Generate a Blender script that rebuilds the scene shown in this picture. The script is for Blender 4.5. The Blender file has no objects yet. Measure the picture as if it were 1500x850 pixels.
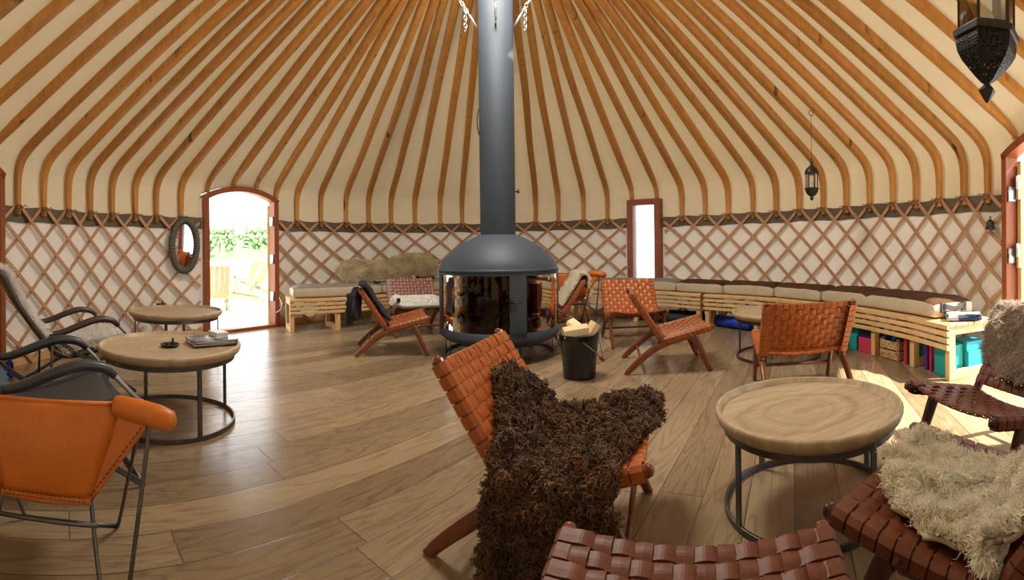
import bpy, math, random
import numpy as np
from mathutils import Matrix, Vector, noise as mnoise
from math import sin, cos, pi, atan2, hypot, radians, sqrt
random.seed(7)
S = bpy.context.scene
COL = S.collection
R_ = random.Random(11)

# ------------------------------------------------------------------ camera maths (used to measure the room from the photograph)
F, CX, Y0, EYE, ROLL = 680.0, 740.0, 366.0, 1.1, 0.012

def ray(px, py):
    a = (px - CX) / F; v = (Y0 - py) / F
    x2, y, z2 = sin(a), cos(a), v
    c, s = cos(ROLL), sin(ROLL)
    return Vector((c * x2 + s * z2, y, -s * x2 + c * z2))

def atz(px, py, z=0.0):
    r = ray(px, py); t = (z - EYE) / r.z
    return Vector((r.x * t, r.y * t, z))

def atd(px, py, d):
    r = ray(px, py); k = d / hypot(r.x, r.y)
    return Vector((r.x * k, r.y * k, EYE + r.z * k))

# ------------------------------------------------------------------ mesh helpers
class MB:
    def __init__(self):
        self.v = []; self.f = []; self.s = []; self.m = []

    def add(self, verts, faces, smooth=False, mi=0):
        o = len(self.v)
        self.v.extend([tuple(p) for p in verts])
        for f in faces:
            self.f.append([i + o for i in f]); self.s.append(smooth); self.m.append(mi)
        return self

    def box(self, c, size, rot=None, mi=0):
        hx, hy, hz = size[0] / 2, size[1] / 2, size[2] / 2
        P = [Vector((x, y, z)) for x in (-hx, hx) for y in (-hy, hy) for z in (-hz, hz)]
        if rot is not None: P = [rot @ p for p in P]
        c = Vector(c)
        P = [p + c for p in P]
        return self.add(P, [(0, 1, 3, 2), (4, 6, 7, 5), (0, 4, 5, 1), (2, 3, 7, 6), (0, 2, 6, 4), (1, 5, 7, 3)], False, mi)

    def hexa(self, bottom, top, mi=0):
        n = len(bottom)
        fs = [tuple(reversed(range(n))), tuple(range(n, 2 * n))]
        fs += [(i, (i + 1) % n, n + (i + 1) % n, n + i) for i in range(n)]
        return self.add(list(bottom) + list(top), fs, False, mi)

    def rings(self, rings, closed=False, caps=True, smooth=True, mi=0):
        n = len(rings[0]); m = len(rings); V = [p for r in rings for p in r]; fs = []
        for k in range(m if closed else m - 1):
            a = k * n; b = ((k + 1) % m) * n
            for i in range(n):
                j = (i + 1) % n
                fs.append((a + i, a + j, b + j, b + i))
        self.add(V, fs, smooth, mi)
        if caps and not closed:
            o = len(self.v) - len(V)
            self.f.append([o + i for i in reversed(range(n))]); self.s.append(False); self.m.append(mi)
            self.f.append([o + (m - 1) * n + i for i in range(n)]); self.s.append(False); self.m.append(mi)
        return self

    def sweep(self, pts, section, up=(0, 0, 1), closed=False, smooth=False, scale=None, mi=0, caps=True):
        """section: list of (a, b); a along side axis, b along the 'up' axis made perpendicular to the path."""
        pts = [Vector(p) for p in pts]; m = len(pts); rg = []
        for k, p in enumerate(pts):
            if closed: t = pts[(k + 1) % m] - pts[k - 1]
            else: t = pts[min(k + 1, m - 1)] - pts[max(k - 1, 0)]
            if t.length < 1e-9: t = Vector((0, 0, 1))
            t.normalize()
            u = Vector(up(k) if callable(up) else up)
            sd = t.cross(u)
            if sd.length < 1e-5: sd = t.cross(Vector((1, 0, 0.01)))
            sd.normalize(); nu = sd.cross(t).normalized()
            sc = scale(k / (m - 1)) if scale else 1.0
            rg.append([p + sd * (a * sc) + nu * (b * sc) for a, b in section])
        return self.rings(rg, closed, caps, smooth, mi)

    def tube(self, pts, r, n=8, closed=False, mi=0, caps=True):
        pts = [Vector(p) for p in pts]; m = len(pts); rg = []; prev = None
        for k, p in enumerate(pts):
            if closed: t = pts[(k + 1) % m] - pts[k - 1]
            else: t = pts[min(k + 1, m - 1)] - pts[max(k - 1, 0)]
            t.normalize()
            if prev is None:
                u = t.cross(Vector((0, 0, 1)))
                if u.length < 1e-3: u = t.cross(Vector((0, 1, 0)))
            else:
                u = prev - t * prev.dot(t)
                if u.length < 1e-4: u = t.cross(Vector((0, 1, 0)))
            u.normalize(); prev = u; w = t.cross(u)
            rr = r[k] if isinstance(r, (list, tuple)) else r
            rg.append([p + u * (rr * cos(2 * pi * i / n)) + w * (rr * sin(2 * pi * i / n)) for i in range(n)])
        return self.rings(rg, closed, caps, True, mi)

    def lathe(self, prof, n=32, c=(0, 0, 0), smooth=True, a0=0.0, a1=2 * pi, mi=0, rfun=None):
        c = Vector(c); full = abs(a1 - a0 - 2 * pi) < 1e-6
        na = n if full else n + 1
        V = []
        for r, z in prof:
            for i in range(na):
                a = a0 + (a1 - a0) * i / n
                rr = r * (rfun(a) if rfun else 1)
                V.append(c + Vector((rr * cos(a), rr * sin(a), z)))
        fs = []
        for k in range(len(prof) - 1):
            for i in range(n):
                j = (i + 1) % na if full else i + 1
                fs.append((k * na + i, k * na + j, (k + 1) * na + j, (k + 1) * na + i))
        return self.add(V, fs, smooth, mi)

    def grid(self, fn, nu, nv, smooth=True, mi=0, keep=None, flip=False):
        V = [fn(i / nu, j / nv) for j in range(nv + 1) for i in range(nu + 1)]
        fs = []
        for j in range(nv):
            for i in range(nu):
                if keep and not keep((i + .5) / nu, (j + .5) / nv): continue
                a = j * (nu + 1) + i
                q = (a, a + 1, a + nu + 2, a + nu + 1)
                fs.append(tuple(reversed(q)) if flip else q)
        return self.add(V, fs, smooth, mi)

    def mesh(self, name):
        me = bpy.data.meshes.new(name)
        me.from_pydata(self.v, [], self.f)
        me.polygons.foreach_set('use_smooth', self.s)
        me.polygons.foreach_set('material_index', self.m)
        me.update()
        return me

def link(o, parent=None):
    COL.objects.link(o)
    if parent is not None: o.parent = parent
    return o

def obj(name, mb, mats, parent=None, loc=None, rz=None, bevel=0.0, subsurf=0, segs=2, solid=0.0):
    me = mb if isinstance(mb, bpy.types.Mesh) else mb.mesh(name)
    if not isinstance(mats, (list, tuple)): mats = [mats]
    for m in mats: me.materials.append(m)
    o = bpy.data.objects.new(name, me)
    if loc is not None: o.location = loc
    if rz is not None: o.rotation_euler = (0, 0, rz)
    link(o, parent)
    if solid:
        md = o.modifiers.new('solid', 'SOLIDIFY'); md.thickness = solid; md.offset = 0
    if bevel:
        md = o.modifiers.new('bevel', 'BEVEL'); md.width = bevel; md.segments = segs; md.limit_method = 'ANGLE'; md.angle_limit = radians(40)
        md.harden_normals = False
    if subsurf:
        md = o.modifiers.new('sub', 'SUBSURF'); md.levels = subsurf; md.render_levels = subsurf
    return o

def tag(o, label, cat, group=None, kind=None):
    o['label'] = label; o['category'] = cat
    if group: o['group'] = group
    if kind: o['kind'] = kind
    return o

def thing(name, label, cat, loc=(0, 0, 0), rz=0.0, group=None):
    o = bpy.data.objects.new(name, None); o.empty_display_size = .1
    o.location = loc; o.rotation_euler = (0, 0, rz); link(o)
    return tag(o, label, cat, group)

def struct(name, mb, mats, parent=None, **k):
    o = obj(name, mb, mats, parent, **k)
    if parent is None: o['kind'] = 'structure'
    return o

def copy_tree(o, parent=None):
    c = o.copy(); COL.objects.link(c)
    if parent is not None: c.parent = parent
    for ch in list(o.children): copy_tree(ch, c)
    return c

def dup(o, loc, rz=None, label=None, group=None, scale=None):
    c = copy_tree(o); c.location = loc
    if rz is not None: c.rotation_euler = (0, 0, rz)
    if label: c['label'] = label
    if group: c['group'] = group
    if scale: c.scale = (scale,) * 3
    return c

def retint(root, mapping):
    """give a copied thing its own materials: mapping old material -> new material"""
    for o in [root] + list(root.children_recursive):
        if o.type == 'MESH' and any(s.material in mapping for s in o.material_slots):
            for s in o.material_slots:
                if s.material in mapping:
                    mm = mapping[s.material]; s.link = 'OBJECT'; s.material = mm

def smoothpath(P, n=8, closed=False):
    P = [Vector(p) for p in P]; m = len(P); out = []
    for i in range(m if closed else m - 1):
        if closed: a, b, c, d = P[i - 1], P[i], P[(i + 1) % m], P[(i + 2) % m]
        else: a, b, c, d = P[max(i - 1, 0)], P[i], P[i + 1], P[min(i + 2, m - 1)]
        for k in range(n):
            t = k / n
            out.append(.5 * ((2 * b) + (c - a) * t + (2 * a - 5 * b + 4 * c - d) * t * t + (3 * b - a - 3 * c + d) * t ** 3))
    if not closed: out.append(P[-1])
    return out

def rsec(w, h, r):
    a, b = w / 2, h / 2
    r = min(r, a * .95, b * .95)
    k = r * .3
    return [(-a, -b + r), (-a + k, -b + k), (-a + r, -b), (a - r, -b), (a - k, -b + k), (a, -b + r), (a, b - r), (a - k, b - k), (a - r, b), (-a + r, b), (-a + k, b - k), (-a, b - r)][::-1]

def circ(r, n=8): return [(r * cos(2 * pi * i / n), r * sin(2 * pi * i / n)) for i in range(n)]

def Rz(a): return Matrix.Rotation(a, 3, 'Z')
def Rx(a): return Matrix.Rotation(a, 3, 'X')
def Ry(a): return Matrix.Rotation(a, 3, 'Y')

# ------------------------------------------------------------------ materials
class NT:
    def __init__(self, name):
        self.mat = bpy.data.materials.new(name); self.mat.use_nodes = True
        self.t = self.mat.node_tree; self.t.nodes.clear()
        self.out = self.t.nodes.new('ShaderNodeOutputMaterial')

    def n(self, typ, props=None, **ins):
        nd = self.t.nodes.new('ShaderNode' + typ)
        for k, v in (props or {}).items(): setattr(nd, k, v)
        for k, v in ins.items():
            key = int(k[1:]) if k[0] == 'i' and k[1:].isdigit() else k.replace('_', ' ')
            self.set(nd.inputs[key], v)
        return nd

    def set(self, sock, v):
        if isinstance(v, bpy.types.NodeSocket): self.t.links.new(v, sock)
        elif isinstance(v, bpy.types.Node): self.t.links.new(v.outputs[0], sock)
        else:
            if isinstance(v, tuple) and len(v) == 3 and sock.type == 'RGBA': v = (*v, 1)
            sock.default_value = v

    def math(self, op, a, b=0.0, c=None):
        nd = self.t.nodes.new('ShaderNodeMath'); nd.operation = op
        self.set(nd.inputs[0], a); self.set(nd.inputs[1], b)
        if c is not None: self.set(nd.inputs[2], c)
        return nd.outputs[0]

    def mix(self, f, a, b, blend='MIX'):
        nd = self.t.nodes.new('ShaderNodeMix'); nd.data_type = 'RGBA'; nd.blend_type = blend
        self.set(nd.inputs[0], f); self.set(nd.inputs[6], a); self.set(nd.inputs[7], b)
        return nd.outputs[2]

    def ramp(self, f, stops):
        nd = self.t.nodes.new('ShaderNodeValToRGB'); cr = nd.color_ramp
        while len(cr.elements) < len(stops): cr.elements.new(0.5)
        for e, (p, c) in zip(cr.elements, stops):
            e.position = p; e.color = (*c, 1) if len(c) == 3 else c
        self.set(nd.inputs[0], f)
        return nd.outputs[0]

    def mapping(self, vec, scale=(1, 1, 1), rot=(0, 0, 0), loc=(0, 0, 0)):
        nd = self.t.nodes.new('ShaderNodeMapping'); self.t.links.new(vec, nd.inputs[0])
        nd.inputs['Scale'].default_value = scale; nd.inputs['Rotation'].default_value = rot
        self.set(nd.inputs['Location'], loc)
        return nd.outputs[0]

    def objco(self): return self.n('TexCoord').outputs['Object']
    def gen(self): return self.n('TexCoord').outputs['Generated']
    def rnd(self): return self.n('ObjectInfo').outputs['Random']

    def noise(self, vec, scale, detail=3.0, rough=.55, dist=0.0):
        nd = self.n('TexNoise', None, Vector=vec, Scale=scale, Detail=detail, Roughness=rough, Distortion=dist)
        return nd.outputs[0]

    def bump(self, h, strength=.3, dist=.01):
        return self.n('Bump', None, Height=h, Strength=strength, Distance=dist).outputs[0]

    def pbsdf(self, **k):
        nd = self.n('BsdfPrincipled')
        for key, v in k.items(): self.set(nd.inputs[key.replace('_', ' ')], v)
        return nd.outputs[0]

    def done(self, sh):
        self.t.links.new(sh, self.out.inputs[0]); return self.mat

def plain(name, col, rough=.5, metal=0.0, col2=None, scale=6.0, stretch=(1, 1, 1), bump=0.0, bscale=60.0, rnd=0.0, spec=.5, coat=0.0, sheen=0.0):
    t = NT(name); co = t.mapping(t.objco(), stretch)
    c = col
    if col2 is not None:
        nz = t.noise(co, scale, 4.0)
        c = t.mix(t.ramp(nz, [(.3, (0, 0, 0)), (.7, (1, 1, 1))]), col, col2)
    if rnd:
        hs = t.n('HueSaturation', None, Color=c, Value=t.math('MULTIPLY_ADD', t.rnd(), rnd, 1 - rnd / 2))
        c = hs.outputs[0]
    k = dict(Base_Color=c, Roughness=rough, Metallic=metal, Specular_IOR_Level=spec)
    if coat: k['Coat_Weight'] = coat; k['Coat_Roughness'] = .15
    if sheen: k['Sheen_Weight'] = sheen
    if bump: k['Normal'] = t.bump(t.noise(co, bscale, 4.0), bump, .01)
    return t.done(t.pbsdf(**k))

def wood(name, ca, cb, axis='Z', scale=1.0, rough=.45, rnd=.25, bump=.12, knots=False, spec=.4):
    t = NT(name)
    st = {'X': (1.2, 14, 14), 'Y': (14, 1.2, 14), 'Z': (14, 14, 1.2)}[axis]
    r = t.rnd()
    off = t.n('CombineXYZ', None, X=t.math('MULTIPLY', r, 31.0), Y=t.math('MULTIPLY', r, 17.0), Z=t.math('MULTIPLY', r, 23.0)).outputs[0]
    co = t.mapping(t.objco(), tuple(s * scale for s in st), loc=off)
    a = t.noise(co, 1.0, 5.0, .6, .4)
    b = t.noise(co, 3.5, 3.0, .6, .2)
    f = t.math('MULTIPLY_ADD', b, .45, t.math('MULTIPLY', a, .6))
    c = t.ramp(f, [(.33, ca), (.68, cb)])
    if knots:
        kn = t.noise(t.mapping(t.objco(), (9, 9, 2.2), loc=off), 1.0, 1.0)
        c = t.mix(t.ramp(kn, [(.70, (0, 0, 0)), (.78, (1, 1, 1))]), c, tuple(x * .3 for x in ca))
    hs = t.n('HueSaturation', None, Color=c, Value=t.math('MULTIPLY_ADD', r, rnd, 1 - rnd / 2))
    return t.done(t.pbsdf(Base_Color=hs.outputs[0], Roughness=rough, Specular_IOR_Level=spec, Normal=t.bump(f, bump, .004)))

def floor_mat(W=.20, L=2.3, ANG=.618):
    t = NT('oak planks')
    sp = t.n('SeparateXYZ', None, Vector=t.objco())
    x, y = sp.outputs[0], sp.outputs[1]
    u = t.math('ADD', t.math('MULTIPLY', x, sin(ANG)), t.math('MULTIPLY', y, cos(ANG)))
    v = t.math('SUBTRACT', t.math('MULTIPLY', x, cos(ANG)), t.math('MULTIPLY', y, sin(ANG)))
    vr = t.math('DIVIDE', v, W); row = t.math('FLOOR', vr); fv = t.math('SUBTRACT', vr, row)
    rr = t.n('TexWhiteNoise', {'noise_dimensions': '1D'}, W=row).outputs[0]
    uu = t.math('MULTIPLY_ADD', rr, 9.0, u)
    ur = t.math('DIVIDE', uu, L); col = t.math('FLOOR', ur); fu = t.math('SUBTRACT', ur, col)
    idv = t.n('CombineXYZ', None, X=row, Y=col, Z=0.0).outputs[0]
    rid = t.n('TexWhiteNoise', {'noise_dimensions': '3D'}, Vector=idv).outputs[0]
    ev = t.math('MULTIPLY', t.math('MINIMUM', fv, t.math('SUBTRACT', 1.0, fv)), W)
    eu = t.math('MULTIPLY', t.math('MINIMUM', fu, t.math('SUBTRACT', 1.0, fu)), L)
    edge = t.math('MINIMUM', ev, eu)
    gap = t.n('MapRange', None, Value=edge, From_Min=.0008, From_Max=.0028, To_Min=1.0, To_Max=0.0).outputs[0]
    sh = t.math('MULTIPLY', rid, 40.0)
    g1 = t.n('CombineXYZ', None, X=t.math('ADD', t.math('MULTIPLY', uu, 1.1), sh), Y=t.math('MULTIPLY', v, 9.0), Z=sh).outputs[0]
    big = t.noise(g1, 1.0, 2.0, .5, .3)
    lines = t.math('FRACT', t.math('MULTIPLY', big, 9.0))
    lines = t.math('ABSOLUTE', t.math('MULTIPLY_ADD', lines, 2.0, -1.0))
    g2 = t.n('CombineXYZ', None, X=t.math('MULTIPLY', uu, 5.0), Y=t.math('MULTIPLY', v, 130.0), Z=sh).outputs[0]
    fine = t.noise(g2, 1.0, 4.0, .65)
    grain = t.math('ADD', t.math('MULTIPLY', t.math('POWER', lines, 2.5), .36), t.math('MULTIPLY', fine, .62))
    base = t.ramp(rid, [(0, (.205, .142, .080)), (.35, (.262, .187, .108)), (.7, (.318, .231, .136)), (1, (.378, .280, .170))])
    c = t.mix(t.ramp(grain, [(.28, (0, 0, 0)), (.85, (1, 1, 1))]), base, t.mix(1.0, base, (.52, .46, .40), 'MULTIPLY'))
    c = t.mix(gap, c, (.03, .02, .012))
    h = t.math('SUBTRACT', t.math('MULTIPLY', grain, -.25), gap)
    rg = t.math('MULTIPLY_ADD', grain, .14, .20)
    return t.done(t.pbsdf(Base_Color=c, Roughness=rg, Specular_IOR_Level=.5, Normal=t.bump(h, .22, .003)))

def canvas_mat(name, refl, trans, ft, wr=.25):
    t = NT(name); co = t.objco()
    big = t.noise(co, 1.3, 3.0); w = t.noise(co, 260.0, 2.0)
    c = t.mix(t.ramp(big, [(.3, (0, 0, 0)), (.75, (1, 1, 1))]), tuple(x * .93 for x in refl), refl)
    h = t.math('MULTIPLY_ADD', w, .05, t.noise(t.mapping(co, (1, 1, 2.2)), 3.2, 4.0))
    nb = t.bump(h, wr, .06)
    d = t.n('BsdfDiffuse', None, Color=c, Roughness=.6, Normal=nb)
    tr = t.n('BsdfTranslucent', None, Color=trans, Normal=nb)
    mx = t.n('MixShader', None, Fac=ft, i1=d.outputs[0], i2=tr.outputs[0])
    return t.done(mx.outputs[0])

def glass_mat(name, tint=(.92, .95, .95), rough=.02, clear=.85):
    t = NT(name)
    tr = t.n('BsdfTransparent', None, Color=tint)
    gl = t.n('BsdfGlossy', None, Color=(1, 1, 1), Roughness=rough)
    fr = t.n('Fresnel', None, IOR=1.5)
    mx = t.n('MixShader', None, Fac=t.math('ADD', t.math('MULTIPLY', fr.outputs[0], .9), 1 - clear - .05 if clear < .95 else 0.0), i1=tr.outputs[0], i2=gl.outputs[0])
    return t.done(mx.outputs[0])

def fur_mat(name, ca, cb, scale=9.0, rough=.85, sheen=.15):
    t = NT(name); co = t.objco()
    f = t.math('ADD', t.math('MULTIPLY', t.noise(co, scale, 3.0), .65), t.math('MULTIPLY', t.noise(co, scale * 7, 2.0), .35))
    c = t.ramp(f, [(.32, ca), (.66, cb)])
    return t.done(t.pbsdf(Base_Color=c, Roughness=rough, Specular_IOR_Level=.15, Sheen_Weight=sheen, Sheen_Roughness=.6))

def leather(name, ca, cb, rough=.35, scale=7.0, spec=.5, bump=.12, coat=.15):
    t = NT(name); co = t.objco()
    f = t.math('ADD', t.math('MULTIPLY', t.noise(co, scale, 4.0), .6), t.math('MULTIPLY', t.noise(co, scale * 9, 3.0), .4))
    c = t.ramp(f, [(.32, ca), (.68, cb)])
    rg = t.math('MULTIPLY_ADD', f, .25, rough - .12)
    return t.done(t.pbsdf(Base_Color=c, Roughness=rg, Specular_IOR_Level=spec, Coat_Weight=coat, Coat_Roughness=.3, Normal=t.bump(t.noise(co, 160.0, 3.0), bump, .004)))

def perforated(name, col):
    t = NT(name); co = t.objco()
    vo = t.n('TexVoronoi', {'feature': 'F1'}, Vector=co, Scale=105.0, Randomness=.35).outputs[0]
    area = t.noise(co, 16.0, 2.0)
    hole = t.math('MULTIPLY', t.math('LESS_THAN', vo, .34), t.math('GREATER_THAN', area, .47))
    p = t.pbsdf(Base_Color=col, Roughness=.55, Metallic=.6, Normal=t.bump(vo, .6, .004))
    tr = t.n('BsdfTransparent', None, Color=(1, 1, 1))
    mx = t.n('MixShader', None, Fac=hole, i1=p, i2=tr.outputs[0])
    return t.done(mx.outputs[0])

MT = {}
MT['floor'] = floor_mat()
MT['roof'] = canvas_mat('cream roof canvas', (.78, .71, .57), (.82, .74, .56), .17)
MT['lining'] = canvas_mat('white wall lining', (.86, .83, .77), (.88, .86, .80), .13, .12)
MT['band'] = plain('brown canvas band', (.150, .118, .075), .85, 0, (.115, .09, .058), 5, bump=.2, bscale=14)
MT['pole'] = wood('bent ash pole', (.43, .185, .038), (.61, .305, .078), 'Z', 1.0, .42, .30, .12, True)
MT['lath'] = wood('lattice lath', (.42, .22, .115), (.58, .345, .20), 'Z', 1.3, .6, .15)
MT['rope'] = plain('hemp rope', (.33, .20, .10), .9, 0, (.20, .11, .05), 60)
MT['frame_red'] = wood('red stained frame', (.22, .055, .016), (.33, .095, .030), 'Z', .9, .4, .1)
MT['pine'] = wood('pale pine', (.60, .38, .155), (.76, .53, .26), 'Z', .7, .5, .12)
MT['pine_x'] = wood('pale pine slat', (.62, .40, .17), (.78, .56, .29), 'X', .6, .5, .12)
MT['leafwood'] = wood('door leaf wood', (.55, .33, .13), (.70, .46, .21), 'Z', .8, .45, .1)
MT['steel'] = plain('brushed steel', (.42, .42, .42), .35, 1.0)
MT['bolt'] = plain('screw steel', (.30, .27, .24), .4, 1.0)
MT['black_iron'] = plain('black iron', (.035, .033, .032), .45, .7, (.06, .055, .05), 30)
MT['raw_iron'] = plain('raw grey iron', (.16, .15, .14), .42, .9, (.09, .085, .08), 12)
MT['stove'] = plain('blue black stove steel', (.040, .056, .078), .55, 0, (.046, .062, .084), 3, bump=.05, bscale=160, spec=.35)
MT['pipe'] = plain('stovepipe steel', (.034, .046, .062), .65, 0, (.040, .053, .070), 3, bump=.04, bscale=150, spec=.25)
MT['stove_in'] = plain('sooty firebox', (.085, .045, .020), .9, 0, (.03, .016, .008), 5, stretch=(3, 3, .4))
MT['chain'] = plain('zinc chain', (.75, .76, .78), .3, 1.0)
MT['teak'] = wood('reddish teak', (.130, .034, .012), (.235, .068, .022), 'Z', 1.0, .30, .15, .06, False, .5)
MT['teak_dark'] = wood('dark teak', (.040, .013, .008), (.085, .026, .013), 'Z', 1.0, .28, .15, .06, False, .5)
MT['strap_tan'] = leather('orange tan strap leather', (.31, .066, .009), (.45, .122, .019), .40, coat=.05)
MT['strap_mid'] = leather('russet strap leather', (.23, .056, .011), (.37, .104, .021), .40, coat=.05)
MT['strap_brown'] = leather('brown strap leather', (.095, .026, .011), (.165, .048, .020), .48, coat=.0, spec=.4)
MT['strap_rose'] = leather('rosy brown strap leather', (.20, .062, .040), (.29, .10, .07), .42)
MT['orange'] = leather('orange saddle leather', (.48, .115, .008), (.60, .165, .015), .42, 4.0, .4, .08, .05)
MT['stitch'] = plain('dark thread', (.05, .025, .012), .8)
MT['blackleather'] = leather('worn black leather', (.014, .016, .020), (.040, .046, .058), .40, 12.0, .5, .2, .1)
MT['brownleather'] = leather('dark brown leather', (.035, .021, .013), (.065, .041, .026), .42, 9.0, .5, .15, .1)
MT['denim'] = plain('blue grey leather', (.030, .055, .095), .6, 0, (.060, .095, .15), 14)
def tabletop_mat():
    t = NT('washed mango wood'); sp = t.n('SeparateXYZ', None, Vector=t.objco())
    r = t.rnd()
    rad = t.math('SQRT', t.math('ADD', t.math('POWER', t.math('ADD', sp.outputs[0], .06), 2.0), t.math('MULTIPLY', t.math('POWER', sp.outputs[1], 2.0), 1.8)))
    nz = t.noise(t.objco(), 4.0, 3.0, .5, .3)
    rings = t.noise(t.n('CombineXYZ', None, X=t.math('MULTIPLY_ADD', rad, 22.0, t.math('MULTIPLY', nz, 5.0)), Y=t.math('MULTIPLY', r, 40.0), Z=0.0).outputs[0], 1.0, 3.0)
    st = t.noise(t.mapping(t.objco(), (4, 45, 4)), 1.0, 4.0)
    f = t.math('ADD', t.math('MULTIPLY', rings, .55), t.math('MULTIPLY', st, .45))
    c = t.ramp(f, [(.25, (.27, .19, .105)), (.50, (.42, .32, .20)), (.72, (.56, .46, .32))])
    return t.done(t.pbsdf(Base_Color=c, Roughness=.48, Specular_IOR_Level=.4, Normal=t.bump(f, .15, .003)))
MT['tabletop'] = tabletop_mat()
MT['cushion_top'] = plain('brown felt cushion top', (.085, .040, .018), .95, 0, (.062, .029, .013), 7, bump=.25, bscale=9, spec=.15)
MT['cushion_grey'] = plain('grey brown cushion top', (.25, .22, .18), .9, 0, (.19, .165, .13), 7, bump=.25, bscale=9)
MT['cushion_side'] = plain('linen cushion side', (.60, .53, .40), .85, 0, (.52, .45, .33), 9, bump=.2, bscale=10)
MT['black_cloth'] = plain('black fabric', (.012, .013, .016), .9, 0, (.020, .021, .025), 14, bump=.3, bscale=12)
MT['grey_cloth'] = plain('slate pillow fabric', (.05, .058, .072), .85, 0, (.035, .04, .05), 8, bump=.2, bscale=10)
MT['fur_brown'] = fur_mat('brown wool', (.032, .012, .004), (.190, .082, .026), 9)
MT['fur_cream'] = fur_mat('cream wool', (.80, .71, .50), (.97, .92, .78), 8, .85, .4)
MT['fur_white'] = fur_mat('white long wool', (.90, .88, .83), (.98, .97, .94), 8, .85, .6)
MT['fur_tan'] = fur_mat('olive tan wool', (.44, .34, .17), (.86, .74, .48), 5, .85, .4)
MT['fur_grey'] = fur_mat('grey brown wool', (.30, .22, .16), (.56, .46, .36), 7)
MT['hide'] = plain('sheep hide', (.42, .33, .22), .8)
MT['hide_dark'] = plain('dark hide', (.03, .016, .009), .9)
MT['lantern'] = perforated('pierced black metal', (.020, .018, .017))
MT['lantern_plain'] = plain('dark lantern metal', (.030, .027, .025), .5, .6, (.05, .045, .04), 40)
MT['pane'] = glass_mat('clear pane')
MT['candle'] = plain('wax candle', (.75, .70, .60), .5)
MT['mirror'] = plain('mirror glass', (.88, .89, .90), .015, 1.0)
MT['mirror_frame'] = plain('grey green woven rim', (.115, .112, .085), .75, 0, (.17, .165, .13), 45, bump=.5, bscale=80)
MT['bucket'] = plain('black enamelled bucket', (.010, .011, .011), .30, .2)
MT['redgrip'] = plain('red wooden grip', (.20, .03, .018), .45)
MT['logwood'] = wood('split firewood', (.70, .47, .21), (.88, .70, .44), 'X', 1.5, .7, .1)
MT['bark'] = plain('silver bark', (.42, .38, .34), .85, 0, (.20, .16, .13), 18)
MT['teal'] = plain('teal foam', (.012, .36, .36), .55)
MT['teal_blue'] = plain('turquoise foam', (.012, .33, .45), .55)
MT['pink'] = plain('pink foam', (.62, .045, .13), .55)
MT['red'] = plain('red foam', (.50, .03, .05), .55)
MT['purple'] = plain('purple foam', (.09, .02, .24), .55)
MT['navy'] = plain('navy foam', (.02, .022, .13), .55)
MT['matblue'] = plain('blue exercise mat', (.010, .045, .52), .6, 0, (.012, .06, .62), 20)
MT['matblack'] = plain('black exercise mat', (.012, .014, .015), .7)
MT['paper'] = plain('paper edges', (.72, .70, .66), .7)
def cover_mat(name, cols, sc=14):
    t = NT(name); co = t.objco()
    vo = t.n('TexVoronoi', {'feature': 'F1', 'distance': 'CHEBYCHEV'}, Vector=co, Scale=sc).outputs[1]
    sp = t.n('SeparateColor', None, Color=vo).outputs[0]
    nd = t.t.nodes.new('ShaderNodeValToRGB'); nd.color_ramp.interpolation = 'CONSTANT'
    while len(nd.color_ramp.elements) < len(cols): nd.color_ramp.elements.new(.5)
    for i, (e, c) in enumerate(zip(nd.color_ramp.elements, cols)): e.position = i / len(cols); e.color = (*c, 1)
    t.t.links.new(sp, nd.inputs[0])
    return t.done(t.pbsdf(Base_Color=nd.outputs[0], Roughness=.25, Specular_IOR_Level=.5))
MT['cover_blue'] = cover_mat('blue grey cover', [(.06, .09, .14), (.35, .40, .46), (.70, .72, .74), (.03, .04, .06)])
MT['cover_dark'] = cover_mat('dark photo cover', [(.05, .055, .06), (.16, .17, .18), (.50, .52, .55), (.02, .02, .025)], 11)
MT['cover_navy'] = cover_mat('navy cover', [(.02, .05, .22), (.03, .04, .10), (.30, .34, .42), (.60, .62, .64)], 12)
MT['white_box'] = plain('white card box', (.72, .73, .74), .5)
def crate_mat():
    t = NT('printed crate pine'); co = t.objco()
    g = t.noise(t.mapping(co, (3, 3, 30)), 1.0, 4.0)
    c = t.ramp(g, [(.3, (.50, .32, .13)), (.7, (.66, .46, .22))])
    p = t.noise(t.mapping(co, (1, 1, 2.2)), 26.0, 2.0, .5, 1.2)
    c = t.mix(t.ramp(p, [(.585, (0, 0, 0)), (.61, (1, 1, 1))]), c, (.10, .045, .018))
    return t.done(t.pbsdf(Base_Color=c, Roughness=.65))
MT['crate'] = crate_mat()
MT['deck'] = plain('pale deck', (.62, .60, .56), .8, 0, (.52, .50, .46), 3)
MT['bank'] = plain('pale gravel bank', (.55, .53, .46), .9, 0, (.45, .44, .37), 1)
MT['water'] = plain('lake water', (.10, .14, .15), .12, 0, None, spec=.6, bump=.15, bscale=.8)
MT['leaf1'] = plain('birch leaves', (.11, .20, .07), .7, 0, (.15, .26, .10), .6, bump=.5, bscale=2)
MT['leaf2'] = plain('spruce needles', (.07, .13, .05), .7, 0, (.095, .165, .065), .6, bump=.5, bscale=2)
MT['trunk'] = plain('grey trunk', (.20, .15, .11), .9)
MT['outwood'] = wood('weathered outdoor timber', (.24, .15, .07), (.34, .23, .12), 'Z', .6, .7, .15)

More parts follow.
